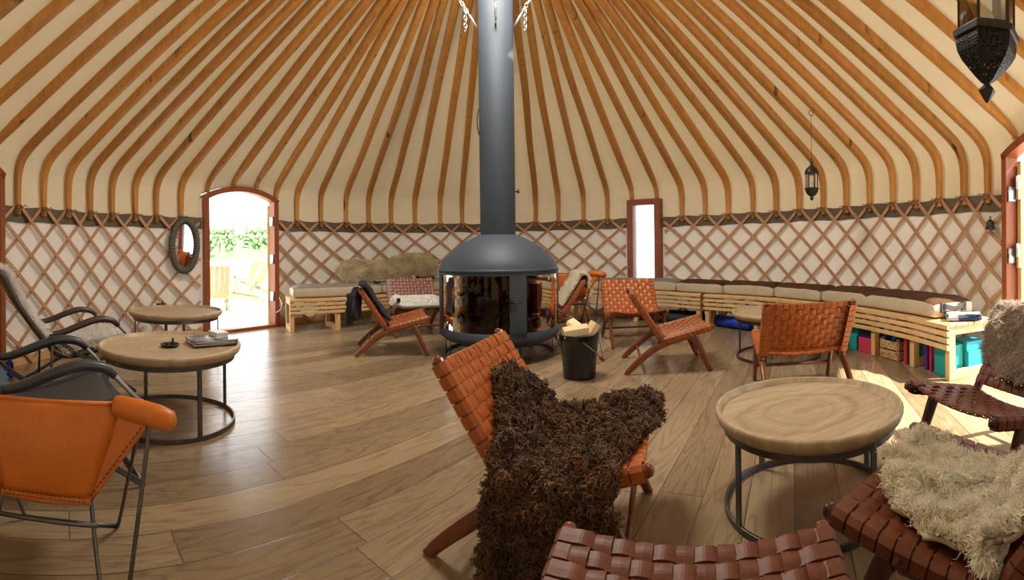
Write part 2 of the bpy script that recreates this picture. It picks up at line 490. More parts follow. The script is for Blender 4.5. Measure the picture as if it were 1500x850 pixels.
# ------------------------------------------------------------------ footprint of the round tent
AX = Vector((-0.03, 4.15))          # axis of the roof
WALLPX = [(27, 303, 4.55), (100, 306, 5.05), (180, 312, 5.6), (265, 317, 6.1), (350, 320, 6.5), (435, 325, 7.2), (540, 328, 7.95), (645, 330, 8.35), (740, 329, 8.35),
          (785, 325, 8.2), (890, 318, 7.6), (945, 315, 7.35), (1000, 312, 7.05), (1070, 312, 6.75), (1140, 310, 6.25), (1240, 307, 5.6), (1340, 300, 5.0), (1447, 290, 4.5)]
def _fit():
    P = []
    for px, py, d in WALLPX:
        p = atd(px, py, d); x, y = p.x - AX.x, p.y - AX.y
        P.append((atan2(x, y), hypot(x, y), 1.0))
    for a, r in [(pi, 4.75), (2.75, 4.7), (-2.75, 4.7), (2.4, 4.6), (-2.4, 4.6), (2.1, 4.45), (-2.1, 4.5)]: P.append((a, r, 1.0))
    K = 5
    A = np.array([[1.0] + [f(k * a) for k in range(1, K + 1) for f in (np.cos, np.sin)] for a, r, w in P])
    b = np.array([r for a, r, w in P])
    reg = np.diag([0.0] + [0.02 * k ** 3 for k in range(1, K + 1) for _ in (0, 1)])
    return np.linalg.solve(A.T @ A + reg, A.T @ b)
_c = _fit()
def wr(psi):
    s = _c[0]
    for k in range(1, 6): s += _c[2 * k - 1] * cos(k * psi) + _c[2 * k] * sin(k * psi)
    return float(s)
def wp(psi, off=0.0, z=0.0):
    r = wr(psi) + off
    return Vector((AX.x + r * sin(psi), AX.y + r * cos(psi), z))
def psi_px(px, py):
    r = ray(px, py); a = atan2(r.x, r.y)
    lo, hi = -2.7, 2.7
    for _ in range(60):
        m = (lo + hi) / 2; p = wp(m)
        if atan2(p.x, p.y) < a: lo = m
        else: hi = m
    return (lo + hi) / 2

ZB = 1.57
NODES = {0: (26, 301), 1: (64, 302), 2: (100, 306), 3: (132, 310), 4: (164, 312), 5: (198, 314), 6: (229, 316), 7: (265, 317.5),
         12: (435, 325), 13: (470, 327), 14: (507, 328), 15: (540, 328), 16: (573, 329), 17: (608, 330), 18: (645, 330), 19: (677, 330),
         22: (785, 325), 23: (818, 323), 24: (855, 321), 25: (890, 318), 28: (999, 311), 29: (1033, 311), 30: (1067, 311), 31: (1103, 311), 32: (1137, 310),
         33: (1171, 310), 34: (1206, 309), 35: (1240, 308), 36: (1274, 306), 37: (1308, 303), 38: (1342, 300), 39: (1376, 298), 40: (1412, 294), 41: (1447, 290)}
_ki = sorted(NODES); _kp = [psi_px(*NODES[i]) for i in _ki]
DL = (_kp[-1] - _kp[0]) / (_ki[-1] - _ki[0])
def psi_i(i):
    if i <= _ki[0]: return _kp[0] + (i - _ki[0]) * DL
    if i >= _ki[-1]: return _kp[-1] + (i - _ki[-1]) * DL
    return float(np.interp(i, _ki, _kp))

# openings: (psi0, psi1)
D1 = (psi_px(297, 330), psi_px(406, 330))
W1 = (psi_px(921, 330), psi_px(969.5, 330))
D2 = (psi_px(1473, 330), psi_px(1473, 330) + .42)
D3 = (psi_px(2.5, 330) - .27, psi_px(2.5, 330))
def inside(p, rng, e=0.0): return rng[0] - e < p < rng[1] + e

# ------------------------------------------------------------------ floor, deck, wall lining, band, roof
def build_shell():
    mb = MB(); n = 160
    ring = [wp(2 * pi * i / n, .02, 0.0) for i in range(n)]
    mb.hexa([Vector((p.x, p.y, -.06)) for p in reversed(ring)], list(reversed(ring)))
    struct('floor', mb, MT['floor'])
    # lining: breakpoints exactly at the openings
    br = sorted([D1[0], D1[1], W1[0], W1[1], D2[0], D2[1], D3[0], D3[1]])
    def spans(cuts):
        edges = [-pi] + br + [pi]; out = []
        for a, b in zip(edges[:-1], edges[1:]):
            m = (a + b) / 2
            if any(inside(m, c) for c in cuts): continue
            out.append((a, b))
        return out
    mb = MB()
    for a, b in spans([D1, D2, D3]):
        z0, z1 = (0.0, .42) if inside((a + b) / 2, W1) else (0.0, 1.56)
        k = max(2, int((b - a) / .03))
        for off, fl in ((.035, False), (.047, True)):
            mb.grid(lambda u, v: wp(a + (b - a) * u, off, z0 + (z1 - z0) * v), k, 8, flip=fl)
    struct('wall_round', mb, MT['lining'])
    mb = MB()
    for a, b in spans([D1, D2, D3, W1]):
        k = max(2, int((b - a) / .02))
        def bandp(u, v):
            p = a + (b - a) * u; sag = .006 * sin(p * 61) + .006 * sin(p * 23 + 1)
            return wp(p, .022 - .006 * sin(pi * v), 1.425 + .155 * v + sag)
        mb.grid(bandp, k, 4)
        mb.grid(lambda u, v: bandp(u, v) + (wp(a + (b - a) * u, 1.0) - wp(a + (b - a) * u)).normalized() * .006, k, 4, flip=True)
    struct('trim_1', mb, MT['band'])
    # baseboard behind the lattice
    mb = MB()
    for a, b in spans([D1, D2, D3]):
        k = max(2, int((b - a) / .03))
        mb.sweep([wp(a + (b - a) * i / k, .018, .045) for i in range(k + 1)], rsec(.022, .09, .004))
    struct('baseboard_round', mb, MT['leafwood'])

SLOPE = .70
CROWN_R = .72
PROF = [(0.0, 1.50), (0.0, 1.66), (.0, 1.82), (.015, 1.94), (.06, 2.05), (.15, 2.145), (.27, 2.235), (.45, 2.362)]
def prof_pts(R, n=6, zmin=1.50):
    """(inward distance, z) of a roof pole whose foot is R from the axis"""
    P = [Vector((s, z, 0)) for s, z in PROF]
    e = R - CROWN_R
    last = PROF[-1]
    P.append(Vector((last[0] + (e - last[0]) * .33, last[1] + (e - last[0]) * .33 * SLOPE, 0)))
    P.append(Vector((last[0] + (e - last[0]) * .66, last[1] + (e - last[0]) * .66 * SLOPE, 0)))
    P.append(Vector((e, last[1] + (e - last[0]) * SLOPE, 0)))
    return [(p.x, p.y) for p in smoothpath(P, n)]
DOOR_TOP = {}
def arch_z(psi):
    """lower edge of the roof canvas at an opening (None where there is none)"""
    for rng, zs, rise in ((D1, 1.86, .15), (D2, 1.93, .16), (D3, 1.86, .15)):
        if inside(psi, rng, 1e-4):
            u = (psi - rng[0]) / (rng[1] - rng[0]) * 2 - 1
            return zs + .03 + rise * (1 - u * u)
    if inside(psi, W1, 1e-4): return 1.87
    return 1.46

def build_roof():
    br = sorted(set([-pi, pi] + [x for r in (D1, W1, D2, D3) for x in r]))
    mb = MB()
    for a, b in zip(br[:-1], br[1:]):
        k = max(2, int((b - a) / .017)); cut = any(inside((a + b) / 2, r) for r in (D1, W1, D2, D3))
        npf = len(prof_pts(4.3))
        def P(u, v, lift=.040):
            psi = a + (b - a) * u; R = wr(psi); pp = prof_pts(R)
            i = min(int(round(v * (npf - 1))), npf - 1); s, z = pp[i]
            s0, z0 = pp[max(i - 1, 0)]; s1, z1 = pp[min(i + 1, npf - 1)]
            tx, tz = s1 - s0, z1 - z0; l = hypot(tx, tz) or 1; nx, nz = -tz / l, tx / l
            mid = arch_z(max(min(psi, b - 1e-6), a + 1e-6)) if cut else arch_z(9)
            if z < mid: z = mid; s = 0 if mid < 1.95 else .01
            w = .012 * mnoise.noise(Vector((psi * 9, z * 3.1, 3.3))) * max(0, min(1, (2.6 - z))) * max(0, min(1, (z - 1.5) * 4))
            off = lift + w
            ss, zz = s + nx * off, z + nz * off
            return Vector((AX.x + (R - ss) * sin(psi), AX.y + (R - ss) * cos(psi), zz))
        mb.grid(P, k, npf - 1, flip=True)
        mb.grid(lambda u, v: P(u, v, .054), k, npf - 1)
    struct('ceiling', mb, MT['roof'])
    # crown ring
    zc = prof_pts(4.3)[-1][1]
    mb = MB()
    zt = np.mean([prof_pts(wr(2 * pi * i / 24))[-1][1] for i in range(24)])
    mb.sweep([(AX.x + CROWN_R * cos(2 * pi * i / 64), AX.y + CROWN_R * sin(2 * pi * i / 64), zt + .01) for i in range(64)], rsec(.09, .22, .01), closed=True)
    for k in range(4):
        a = k * pi / 4 + .2
        d = Vector((cos(a), sin(a), 0)); c = Vector((AX.x, AX.y, zt + .1))
        mb.tube([c + d * (CROWN_R * t) + Vector((0, 0, .25 * (1 - t * t))) for t in [x / 8 - 1 for x in range(17)]], .018, 6)
    struct('trim_2', mb, MT['pole'])
    mb = MB().lathe([((CROWN_R + .12) * sin(a), .45 * cos(a)) for a in [pi / 2 * k / 10 for k in range(11)]], 48, (AX.x, AX.y, zt + .10))  # unseen dome, added to diffuse the sun that would fall through the crown
    struct('ceiling_added_diffuser', mb, MT['roof'])
    return zt

ORD = ['first', 'second', 'third', 'fourth', 'fifth', 'sixth', 'seventh', 'eighth', 'ninth', 'tenth', 'eleventh', 'twelfth', 'thirteenth', 'fourteenth',
       'fifteenth', 'sixteenth', 'seventeenth', 'eighteenth', 'nineteenth', 'twentieth', 'twenty-first', 'twenty-second', 'twenty-third', 'twenty-fourth', 'twenty-fifth', 'twenty-sixth', 'twenty-seventh', 'twenty-eighth', 'twenty-ninth', 'thirtieth']
POLES = {}
def build_poles():
    sec = rsec(.084, .066, .016)
    for i in range(-7, 49):
        psi = psi_i(i); R = wr(psi)
        pp = prof_pts(R, 5)
        mid = arch_z(psi)
        pp2 = [(s, z) for s, z in pp if z > mid + .03]
        pp2 = [(pp2[0][0], mid + (.005 if mid > 1.5 else .04))] + pp2
        base = wp(psi)
        w1, w2, ph = R_.uniform(-.010, .010), R_.uniform(-.008, .008), R_.uniform(0, 6)
        tg = Vector((cos(psi), -sin(psi), 0))
        pts = []
        for s, z in pp2:
            q = Vector((AX.x + (R - s) * sin(psi), AX.y + (R - s) * cos(psi), z))
            q += tg * (w1 * sin(s * 1.9 + ph) + w2 * sin(s * 4.1 + 2 * ph)) * min(1, s * 1.5)
            pts.append(q)
        o0 = Vector((base.x, base.y, 0))
        inward = Vector((-sin(psi), -cos(psi), 0))
        wk = R_.uniform(.88, 1.10)
        mb = MB().sweep([p - o0 for p in pts], [(a * wk, b) for a, b in sec], up=inward + Vector((0, 0, -1e-3)), smooth=True, scale=lambda q: .70 + .40 * min(1, q * 2.2))
        p = obj('roof_pole', mb, MT['pole'], loc=o0)
        if i <= 20: n = 20 - i; side = 'left'
        else: n = i - 21; side = 'right'
        ending = 'tied to the lattice wall'
        if inside(psi, D1): ending = 'above the arched doorway'
        elif inside(psi, W1): ending = 'above the narrow window'
        elif inside(psi, D2): ending = 'above the sunlit doorway'
        elif inside(psi, D3): ending = 'above the far-left doorway'
        if i in (20, 21): lab = 'bent wooden roof pole passing directly behind the black stovepipe, the %s one' % ('left' if i == 20 else 'right')
        else: lab = 'bent wooden roof pole, %s %s of the stovepipe, %s' % (ORD[n - 1], side, ending)
        tag(p, lab, 'roof pole', 'bent roof poles')
        POLES[i] = pts
        # rope tie at the foot
        if mid < 1.5:
            mb = MB(); c = inward * .012 + Vector((0, 0, ZB - .01))
            for k in range(3):
                z = -.018 + .018 * k
                mb.tube([c + tg * (.042 * cos(t)) + inward * (.036 * sin(t)) + Vector((0, 0, z + .012 * sin(t * 2 + k))) for t in [2 * pi * q / 12 for q in range(12)]], .0075, 5, closed=True)
            for sg in (-1, 1):
                mb.tube([c + inward * .036 + tg * sg * .01, c + inward * .05 + tg * sg * .04 + Vector((0, 0, .03)), c + inward * .05 + tg * sg * (.075 + .02 * R_.random()) + Vector((0, 0, .02 - .04 * R_.random()))], .005, 4)
            obj('rope_tie', mb, MT['rope'], p)

SPAN = 4.55
def build_lattice():
    secs = [('lattice_wall', D3[1], D1[0], 'diamond lattice wall of brown laths between far-left doorway and arched doorway'),
            ('lattice_wall', D1[1], W1[0], 'diamond lattice wall of brown laths behind the stove, from doorway to narrow window'),
            ('lattice_wall', W1[1], D2[0], 'diamond lattice wall of brown laths behind the long cushioned bench')]
    for nm, a, b, lab in secs:
        th = thing(nm, lab, 'lattice', wp((a + b) / 2), 0, 'lattice wall sections')
        o0 = wp((a + b) / 2)
        for layer, dirn, off, w in (('inner_lath_layer', 1, -.012, .042), ('outer_lath_layer', -1, .004, .036)):
            mb = MB()
            for i in range(-14, 62):
                pts = []
                for k in range(33):
                    t = k / 32
                    psi = psi_i(i + dirn * SPAN * t)
                    if a + .004 < psi < b - .004: pts.append((psi, ZB + .035 - (ZB + .03) * t))
                if len(pts) < 3: continue
                PP = [wp(p, off, z) - o0 for p, z in pts]
                def up(k, pts=pts): return (-sin(pts[k][0]), -cos(pts[k][0]), 0)
                mb.sweep(PP, rsec(w, .013, .004), up=up, smooth=False)
            obj(layer, mb, MT['lath'], th)
        # rivets at the crossings
        mb = MB()
        for i in range(-14, 62):
            for m in range(1, 9):
                t = m / (2 * SPAN)
                if t > .985: continue
                psi = psi_i(i + SPAN * t)
                if not (a + .01 < psi < b - .01): continue
                q = wp(psi, -.020, ZB + .035 - (ZB + .03) * t) - o0
                mb.lathe([(.0, .005), (.005, .003), (.006, 0)], 6, q)
        obj('rivet', mb, MT['rope'], th)['kind'] = 'stuff'

# ------------------------------------------------------------------ doors and window
def chord(rng, off=0.0):
    a, b = wp(rng[0], off), wp(rng[1], off)
    m = (a + b) / 2; d = (b - a); L = d.length
    return m, atan2(d.y, d.x), L      # local x runs to the right as seen from inside, local y outward

def door(name, rng, zs, rise, lab=None, leaf=True, leaf_open=129, left=False):
    m, ang, L = chord(rng, .0)
    root = bpy.data.objects.new(name, None); root.location = m; root.rotation_euler = (0, 0, ang); link(root)
    root['kind'] = 'structure'
    jw, dp = .085, .13
    for sx in (-1, 1):
        mb = MB().box((sx * (L / 2 - jw / 2), .02, (zs + .02) / 2), (jw, dp, zs + .02))
        j = obj('door_jamb', mb, MT['frame_red'], root, bevel=.006)
        mb = MB()
        for z in (.5, 1.0, 1.48, 1.53):
            mb.lathe([(0, 0), (.009, 0), (.009, .004), (0, .006)], 8)
            for q in range(len(mb.v) - 32, len(mb.v)):
                x, y, zz = mb.v[q]; mb.v[q] = (sx * (L / 2 - jw / 2) + x, .02 - dp / 2 - zz, z + y)
        obj('bolt', mb, MT['bolt'], j)
    # arched header
    half = L / 2 - .0
    Rr = (half * half + rise * rise) / (2 * rise); a0 = math.asin(half / Rr)
    pts = [(Rr * sin(t), .02, zs + rise - Rr + Rr * cos(t)) for t in [a0 * (k / 12 - 1) for k in range(25)]]
    obj('door_header', MB().sweep(pts, rsec(dp, .075, .006), up=(0, 0, 1)), MT['frame_red'], root)
    obj('door_sill', MB().box((0, .02, .02), (L, dp + .03, .045)), MT['frame_red'], root, bevel=.006)
    if leaf:
        hx = L / 2 - jw - .002
        lf = bpy.data.objects.new('door_leaf', None); link(lf, root); lf.location = (-hx if left else hx, .09, 0); lf.rotation_euler = (0, 0, radians(leaf_open if left else 180 - leaf_open))
        Wd = L - 2 * jw - .02
        mb = MB()
        mb.box((.05, 0, zs / 2), (.09, .055, zs - .08)); mb.box((Wd - .05, 0, zs / 2), (.09, .055, zs - .08))
        for z in (.16, .80, zs - .14): mb.box((Wd / 2, 0, z), (Wd - .18, .05, .13))
        for z0, z1 in ((.22, .74), (.86, zs - .2)):
            for k in range(6): mb.box((.1 + (Wd - .2) * (k + .5) / 6, 0, (z0 + z1) / 2), ((Wd - .2) / 6 - .006, .03, z1 - z0))
        obj('leaf_panel', mb, MT['leafwood'], lf, bevel=.004)
        for z in (.45, 1.0, 1.56):
            mb = MB().box(((-hx + .012 if left else hx - .012), .02, z), (.006, .07, .13)).tube([((-hx + .012 if left else hx - .012), -.02, z - .07), ((-hx + .012 if left else hx - .012), -.02, z + .07)], .011, 8)
            obj('hinge', mb, MT['steel'], root)
    return root

def build_openings():
    d1 = door('door_1', D1, 1.84, .16)
    d2 = door('door_2', D2, 1.90, .17, leaf_open=153, left=True)
    # a fixed leaf post with its hinges shows on the near side of the sunlit doorway
    m, ang, L = chord(D2)
    mb = MB().box((-L / 2 + .125, .10, .96), (.06, .06, 1.80)).box((-L / 2 + .135, .06, 1.62), (.035, .03, .22)).box((-L / 2 + .135, .06, 1.0), (.035, .03, .22))
    obj('door_stop', mb, MT['leafwood'], d2, bevel=.004)
    for z in (1.05, 1.66): obj('hinge', MB().box((-L / 2 + .15, .04, z), (.03, .012, .12)).tube([(-L / 2 + .15, .03, z - .06), (-L / 2 + .15, .03, z + .06)], .009, 8), MT['steel'], d2)
    d3 = door('door_3', D3, 1.84, .16, leaf=False)
    # closed leaf of the far-left doorway
    m, ang, L = chord(D3)
    mb = MB().box((0, .06, .92), (L - .18, .05, 1.78))
    for k in range(5): mb.box((-(L - .18) / 2 + (L - .18) * (k + .5) / 5, .03, .92), ((L - .18) / 5 - .01, .02, 1.74))
    obj('leaf_panel', mb, MT['leafwood'], d3, bevel=.003)
    # narrow window
    m, ang, L = chord(W1)
    root = bpy.data.objects.new('window_1', None); root.location = m; root.rotation_euler = (0, 0, ang); link(root); root['kind'] = 'structure'
    z0, z1 = .42, 1.87; jw = .105
    mb = MB()
    for sx in (-1, 1): mb.box((sx * (L / 2 - jw / 2), .0, (z0 + z1) / 2), (jw, .14, z1 - z0))
    mb.box((0, 0, z1 - .045), (L - 2 * jw, .14, .09)).box((0, 0, z0 + .05), (L - 2 * jw, .14, .10))
    fr = obj('window_frame', mb, MT['frame_red'], root, bevel=.006)
    mb = MB()
    for sx in (-1, 1):
        for z in (.8, 1.2, 1.5, 1.66): mb.box((sx * (L / 2 - jw / 2), -.072, z), (.016, .006, .016))
    obj('bolt', mb, MT['bolt'], fr)
    obj('pane', MB().box((0, .02, (z0 + z1) / 2), (L - 2 * jw, .006, z1 - z0 - .16)), MT['pane'], root)

# ------------------------------------------------------------------ fur
def fur(fn, mask, n, length, rad, spread=.6, curl=0.0, turns=1.2, droop=.0, seg=4, seed=1, grow=None, lump=(0, 0), swirl=(0, 0)):
    """fn(u, v) -> (N,3) arrays; roots on the masked surface, each lock a tapered curved three-sided tube"""
    rg = np.random.default_rng(seed)
    u = rg.random(n * 3); v = rg.random(n * 3)
    k = mask(u, v); u, v = u[k][:n], v[k][:n]; n = len(u); e = 1e-3
    P = fn(u, v); N = np.cross(fn(u + e, v) - P, fn(u, v + e) - P); N /= np.linalg.norm(N, axis=1)[:, None] + 1e-12
    if lump[1]:
        q = P * lump[0]
        ln = np.abs(np.sin(q[:, 0] + 1.3 * np.sin(q[:, 1] * .9)) * np.sin(q[:, 1] * 1.1 + 1.1 * np.sin(q[:, 2] * 1.2)) + .6 * np.sin(q[:, 2] * 1.3 + q[:, 0] * .7))
        P = P + N * (lump[1] * (ln - .4))[:, None]
    D = N + rg.normal(0, spread, (n, 3)); D[:, 2] -= droop
    if swirl[1]:
        q = P * swirl[0]
        D += swirl[1] * np.stack([np.sin(q[:, 1] * 1.3 + 1.7 * np.sin(q[:, 0])), np.sin(q[:, 0] * 1.1 + 1.9 * np.sin(q[:, 2] * 1.2) + 1), np.sin(q[:, 0] * .9 - q[:, 1] * 1.2 + 2)], 1)
    if grow is not None: D += np.asarray(grow)
    D /= np.linalg.norm(D, axis=1)[:, None]
    # stay on the outer side of the skin
    dt = (D * N).sum(1); D += N * (np.maximum(0, .15 - dt))[:, None]; D /= np.linalg.norm(D, axis=1)[:, None]
    A = np.cross(D, rg.normal(0, 1, (n, 3))); A /= np.linalg.norm(A, axis=1)[:, None] + 1e-12
    B = np.cross(D, A)
    L = length * rg.uniform(.65, 1.3, n); r0 = rad * rg.uniform(.7, 1.3, n); ph = rg.uniform(0, 6.28, n); tn = turns * rg.uniform(.6, 1.3, n)
    V = np.zeros((n, seg + 1, 3, 3))
    for s in range(seg + 1):
        t = s / seg; a = ph + 6.283 * tn * t; am = curl * L * min(1, t * 1.6)
        C = P + D * (L * t)[:, None] + A * (am * (np.cos(a) - np.cos(ph)))[:, None] + B * (am * (np.sin(a) - np.sin(ph)))[:, None]
        C[:, 2] -= droop * L * .5 * t * t
        rr = r0 * (1 - .82 * t ** 1.7)
        for q in range(3):
            b = 2.0944 * q
            V[:, s, q] = C + (A * cos(b) + B * sin(b)) * rr[:, None]
    base = (np.arange(n) * (seg + 1) * 3)[:, None]
    fs = []
    for s in range(seg):
        for q in range(3):
            q2 = (q + 1) % 3
            fs.append(np.stack([s * 3 + q + base[:, 0], s * 3 + q2 + base[:, 0], (s + 1) * 3 + q2 + base[:, 0], (s + 1) * 3 + q + base[:, 0]], 1))
    return V.reshape(-1, 3), np.concatenate(fs)

def np_mesh(name, parts):
    """parts: list of (V, Fquads, material index) -> one mesh"""
    me = bpy.data.meshes.new(name)
    V = np.concatenate([p[0] for p in parts]); off = 0; Fs = []; mi = []
    for v, f, m in parts:
        Fs.append(f + off); off += len(v); mi.append(np.full(len(f), m))
    Fq = np.concatenate(Fs).astype(np.int32); mi = np.concatenate(mi).astype(np.int32)
    me.vertices.add(len(V)); me.vertices.foreach_set('co', V.astype(np.float32).ravel())
    me.loops.add(Fq.size); me.loops.foreach_set('vertex_index', Fq.ravel())
    me.polygons.add(len(Fq)); me.polygons.foreach_set('loop_start', np.arange(len(Fq), dtype=np.int32) * 4)
    me.polygons.foreach_set('material_index', mi)
    me.polygons.foreach_set('use_smooth', np.ones(len(Fq), bool))
    me.update(calc_edges=True); me.validate()
    return me

def sheet(fn, mask, nu, nv, thick):
    us, vs = np.meshgrid(np.linspace(0, 1, nu + 1), np.linspace(0, 1, nv + 1))
    u, v = us.ravel(), vs.ravel(); e = 1e-3
    P = fn(u, v); N = np.cross(fn(u + e, v) - P, fn(u, v + e) - P); N /= np.linalg.norm(N, axis=1)[:, None] + 1e-12
    uc, vc = np.meshgrid((np.arange(nu) + .5) / nu, (np.arange(nv) + .5) / nv)
    kk = mask(uc.ravel(), vc.ravel()).reshape(nv, nu)
    V = np.concatenate([P, P - N * thick]); M = len(P); fs = []
    for j in range(nv):
        for i in range(nu):
            if not kk[j, i]: continue
            a = j * (nu + 1) + i; b = a + 1; c = a + nu + 2; d = a + nu + 1
            fs.append((a, b, c, d)); fs.append((M + d, M + c, M + b, M + a))
            if j == 0 or not kk[j - 1, i]: fs.append((b, a, M + a, M + b))
            if j == nv - 1 or not kk[j + 1, i]: fs.append((d, c, M + c, M + d))
            if i == 0 or not kk[j, i - 1]: fs.append((a, d, M + d, M + a))
            if i == nu - 1 or not kk[j, i + 1]: fs.append((c, b, M + b, M + c))
    return V, np.array(fs)

def skin(name, label, fn, mask, mats, loc, rz, n, length, rad, thick=.012, nu=36, nv=36, group=None, cat='sheepskin', **k):
    fv, ff = fur(fn, mask, n, length, rad, **k)
    sv, sf = sheet(fn, mask, nu, nv, thick)
    me = np_mesh(name, [(sv, sf, 1), (fv, ff, 0)])
    o = obj(name, me, mats, loc=loc, rz=rz)
    return tag(o, label, cat, group)

def npnoise(x, y, s=0.0):
    return (np.sin(x * 1.7 + s) * np.cos(y * 2.3 + s * 1.3) + .5 * np.sin(x * 4.1 + y * 3.3 + s * 2.1) + .3 * np.cos(x * 7.7 - y * 6.1 + s)) / 1.8

# ------------------------------------------------------------------ woven leather strap chair
HW = .311; JY, JZ = -.075, .285; BTY, BTZ = -.351, .708; SFY, SFZ = .371, .394
def strap(mb, pts, width, nrm, wid, th=.0032):
    """flat band along pts; nrm(k) the face normal, wid(k) the across direction"""
    rg = []
    for k, p in enumerate(pts):
        n, w = Vector(nrm(k)), Vector(wid(k))
        a, b = w * (width / 2), n * (th / 2)
        rg.append([p - a - b, p + a - b, p + a * .96 + b * 1.3, p + b * 1.9, p - a * .96 + b * 1.3])
    mb.rings(rg, smooth=False)

def weave(O, Ldir, Ndir, length, na, nb, sag, amp=.0048, wrap=True):
    """O, Ldir, Ndir in the (y,z) plane; a runs across x; returns a mesh builder"""
    mb = MB(); W = 2 * (HW - .022)
    pa, pb = W / na, length / nb
    O3 = Vector((0, O[0], O[1])); L3 = Vector((0, Ldir[0], Ldir[1])); N3 = Vector((0, Ndir[0], Ndir[1])); X = Vector((1, 0, 0))
    def sg(a, b): return sag * (1 - (a / (W / 2)) ** 2) * (.80 + .20 * sin(pi * min(max(b / length, 0), 1)))
    def P(a, b, off): return O3 + X * a + L3 * b + N3 * (off - sg(a, b))
    for j in range(nb):
        b = (j + .5) * pb; pts = []; nr = []
        hx = HW + .020
        if wrap:
            for (x, off) in ((-HW + .03, -.030), (-HW - .012, -.029), (-hx - .001, -.02), (-hx - .002, .012), (-HW - .010, .026)):
                pts.append(O3 + X * x + L3 * b + N3 * off)
            nr += [-N3, -N3, -X, (-X + N3 * .6).normalized(), (N3 - X * .3).normalized()]
        ns = na * 6
        for q in range(ns + 1):
            a = -W / 2 + W * q / ns
            s = (a + W / 2) / pa - .5
            pts.append(P(a, b, .024 + amp * cos(pi * (s + j)))); nr.append(N3)
        if wrap:
            for (x, off) in ((HW + .010, .026), (hx + .002, .012), (hx + .001, -.02), (HW + .012, -.029), (HW - .03, -.030)):
                pts.append(O3 + X * x + L3 * b + N3 * off)
            nr += [(N3 + X * .3).normalized(), (X + N3 * .6).normalized(), X, -N3, -N3]
        strap(mb, pts, pb * .90, lambda k: nr[k], lambda k: L3)
    for i in range(na):
        a = -W / 2 + (i + .5) * pa; pts = []; nr = []
        ns = nb * 6
        for b, off in ((pb * .6, .010), (pb * .02, .012), (-pb * .06, .020)):
            pts.append(P(a, b, off)); nr.append(-N3 if b > pb * .3 else (-L3 if b > 0 else (-L3 + N3).normalized()))
        for q in range(ns + 1):
            b = length * q / ns; s = b / pb - .5
            pts.append(P(a, b, .024 - amp * cos(pi * (s + i)))); nr.append(N3)
        for b, off in ((length + pb * .06, .020), (length - pb * .02, .012), (length - pb * .6, .010)):
            pts.append(P(a, b, off)); nr.append((L3 + N3).normalized() if b > length else L3)
        nr[-1] = -N3
        strap(mb, pts, pa * .90, lambda k: nr[k], lambda k: X)
    return mb

def make_chair(label, leather_m, wood_m):
    t = thing('strap_lounge_chair', label, 'chair', group='woven strap lounge chairs')
    sl = Vector((0, SFY - JY, SFZ - JZ)); sL = sl.length; sl.normalize(); sn = Vector((0, -sl.z, sl.y))
    bl = Vector((0, BTY - JY, BTZ - JZ)); bL = bl.length; bl.normalize(); bn = Vector((0, bl.z, -bl.y))
    for sx in (-1, 1):
        x = sx * HW
        # back post
        pts = [(x, JY + .02, JZ - .045), (x, JY, JZ)] + [tuple(Vector((x, JY, JZ)) + bl * (bL * k / 6)) for k in range(1, 7)]
        mb = MB().sweep(pts, rsec(.036, .046, .012), up=(0, 1, .3), smooth=True)
        e = Vector((x, BTY, BTZ)); mb.lathe([(0.0, .016), (.013, .011), (.0185, 0)], 10, e + bl * 0)
        obj('back_post', mb, wood_m, t)
        pts = [tuple(Vector((x, JY, JZ)) + sl * (sL * k / 6)) for k in range(-0, 7)]
        pts = [(x, JY - .03, JZ - .022)] + pts
        mb = MB().sweep(pts, rsec(.036, .044, .012), up=(0, 0, 1), smooth=True)
        e = Vector((x, SFY, SFZ)); mb.sweep([e, e + sl * .014, e + sl * .022], rsec(.036, .044, .012), up=(0, 0, 1), smooth=True, scale=lambda q: 1 - .75 * q * q)
        obj('seat_rail', mb, wood_m, t)
        pts = smoothpath([(x, .17, .318), (x, .06, .300), (x, -.06, .262), (x, -.17, .205), (x, -.28, .118), (x, -.36, .045), (x, -.40, 0)], 5)
        obj('leg', MB().sweep(pts, rsec(.034, .056, .012), up=(0, 0, 1), smooth=True, scale=lambda q: .82 + .30 * sin(pi * min(q * 1.1, 1))), wood_m, t)
        pts = smoothpath([(x * .995, .155, .325), (x, .205, .318), (x, .255, .215), (x, .305, .10), (x, .352, 0)], 4)
        obj('leg', MB().sweep(pts, rsec(.034, .052, .012), up=(0, 1, 0), smooth=True, scale=lambda q: 1.35 - .6 * q), wood_m, t)
    for y, z in ((.30, .135), (-.265, .125)):
        obj('stretcher', MB().tube([(-HW, y, z), (HW, y, z)], .013, 8), wood_m, t)
    obj('woven_seat', weave((JY + sl.y * .035, JZ + sl.z * .035), (sl.y, sl.z), (sn.y, sn.z), sL - .045, 12, 9, .034), leather_m, t)
    obj('woven_back', weave((JY + bl.y * .045, JZ + bl.z * .045), (bl.y, bl.z), (bn.y, bn.z), bL - .055, 12, 9, .016), leather_m, t)
    return t

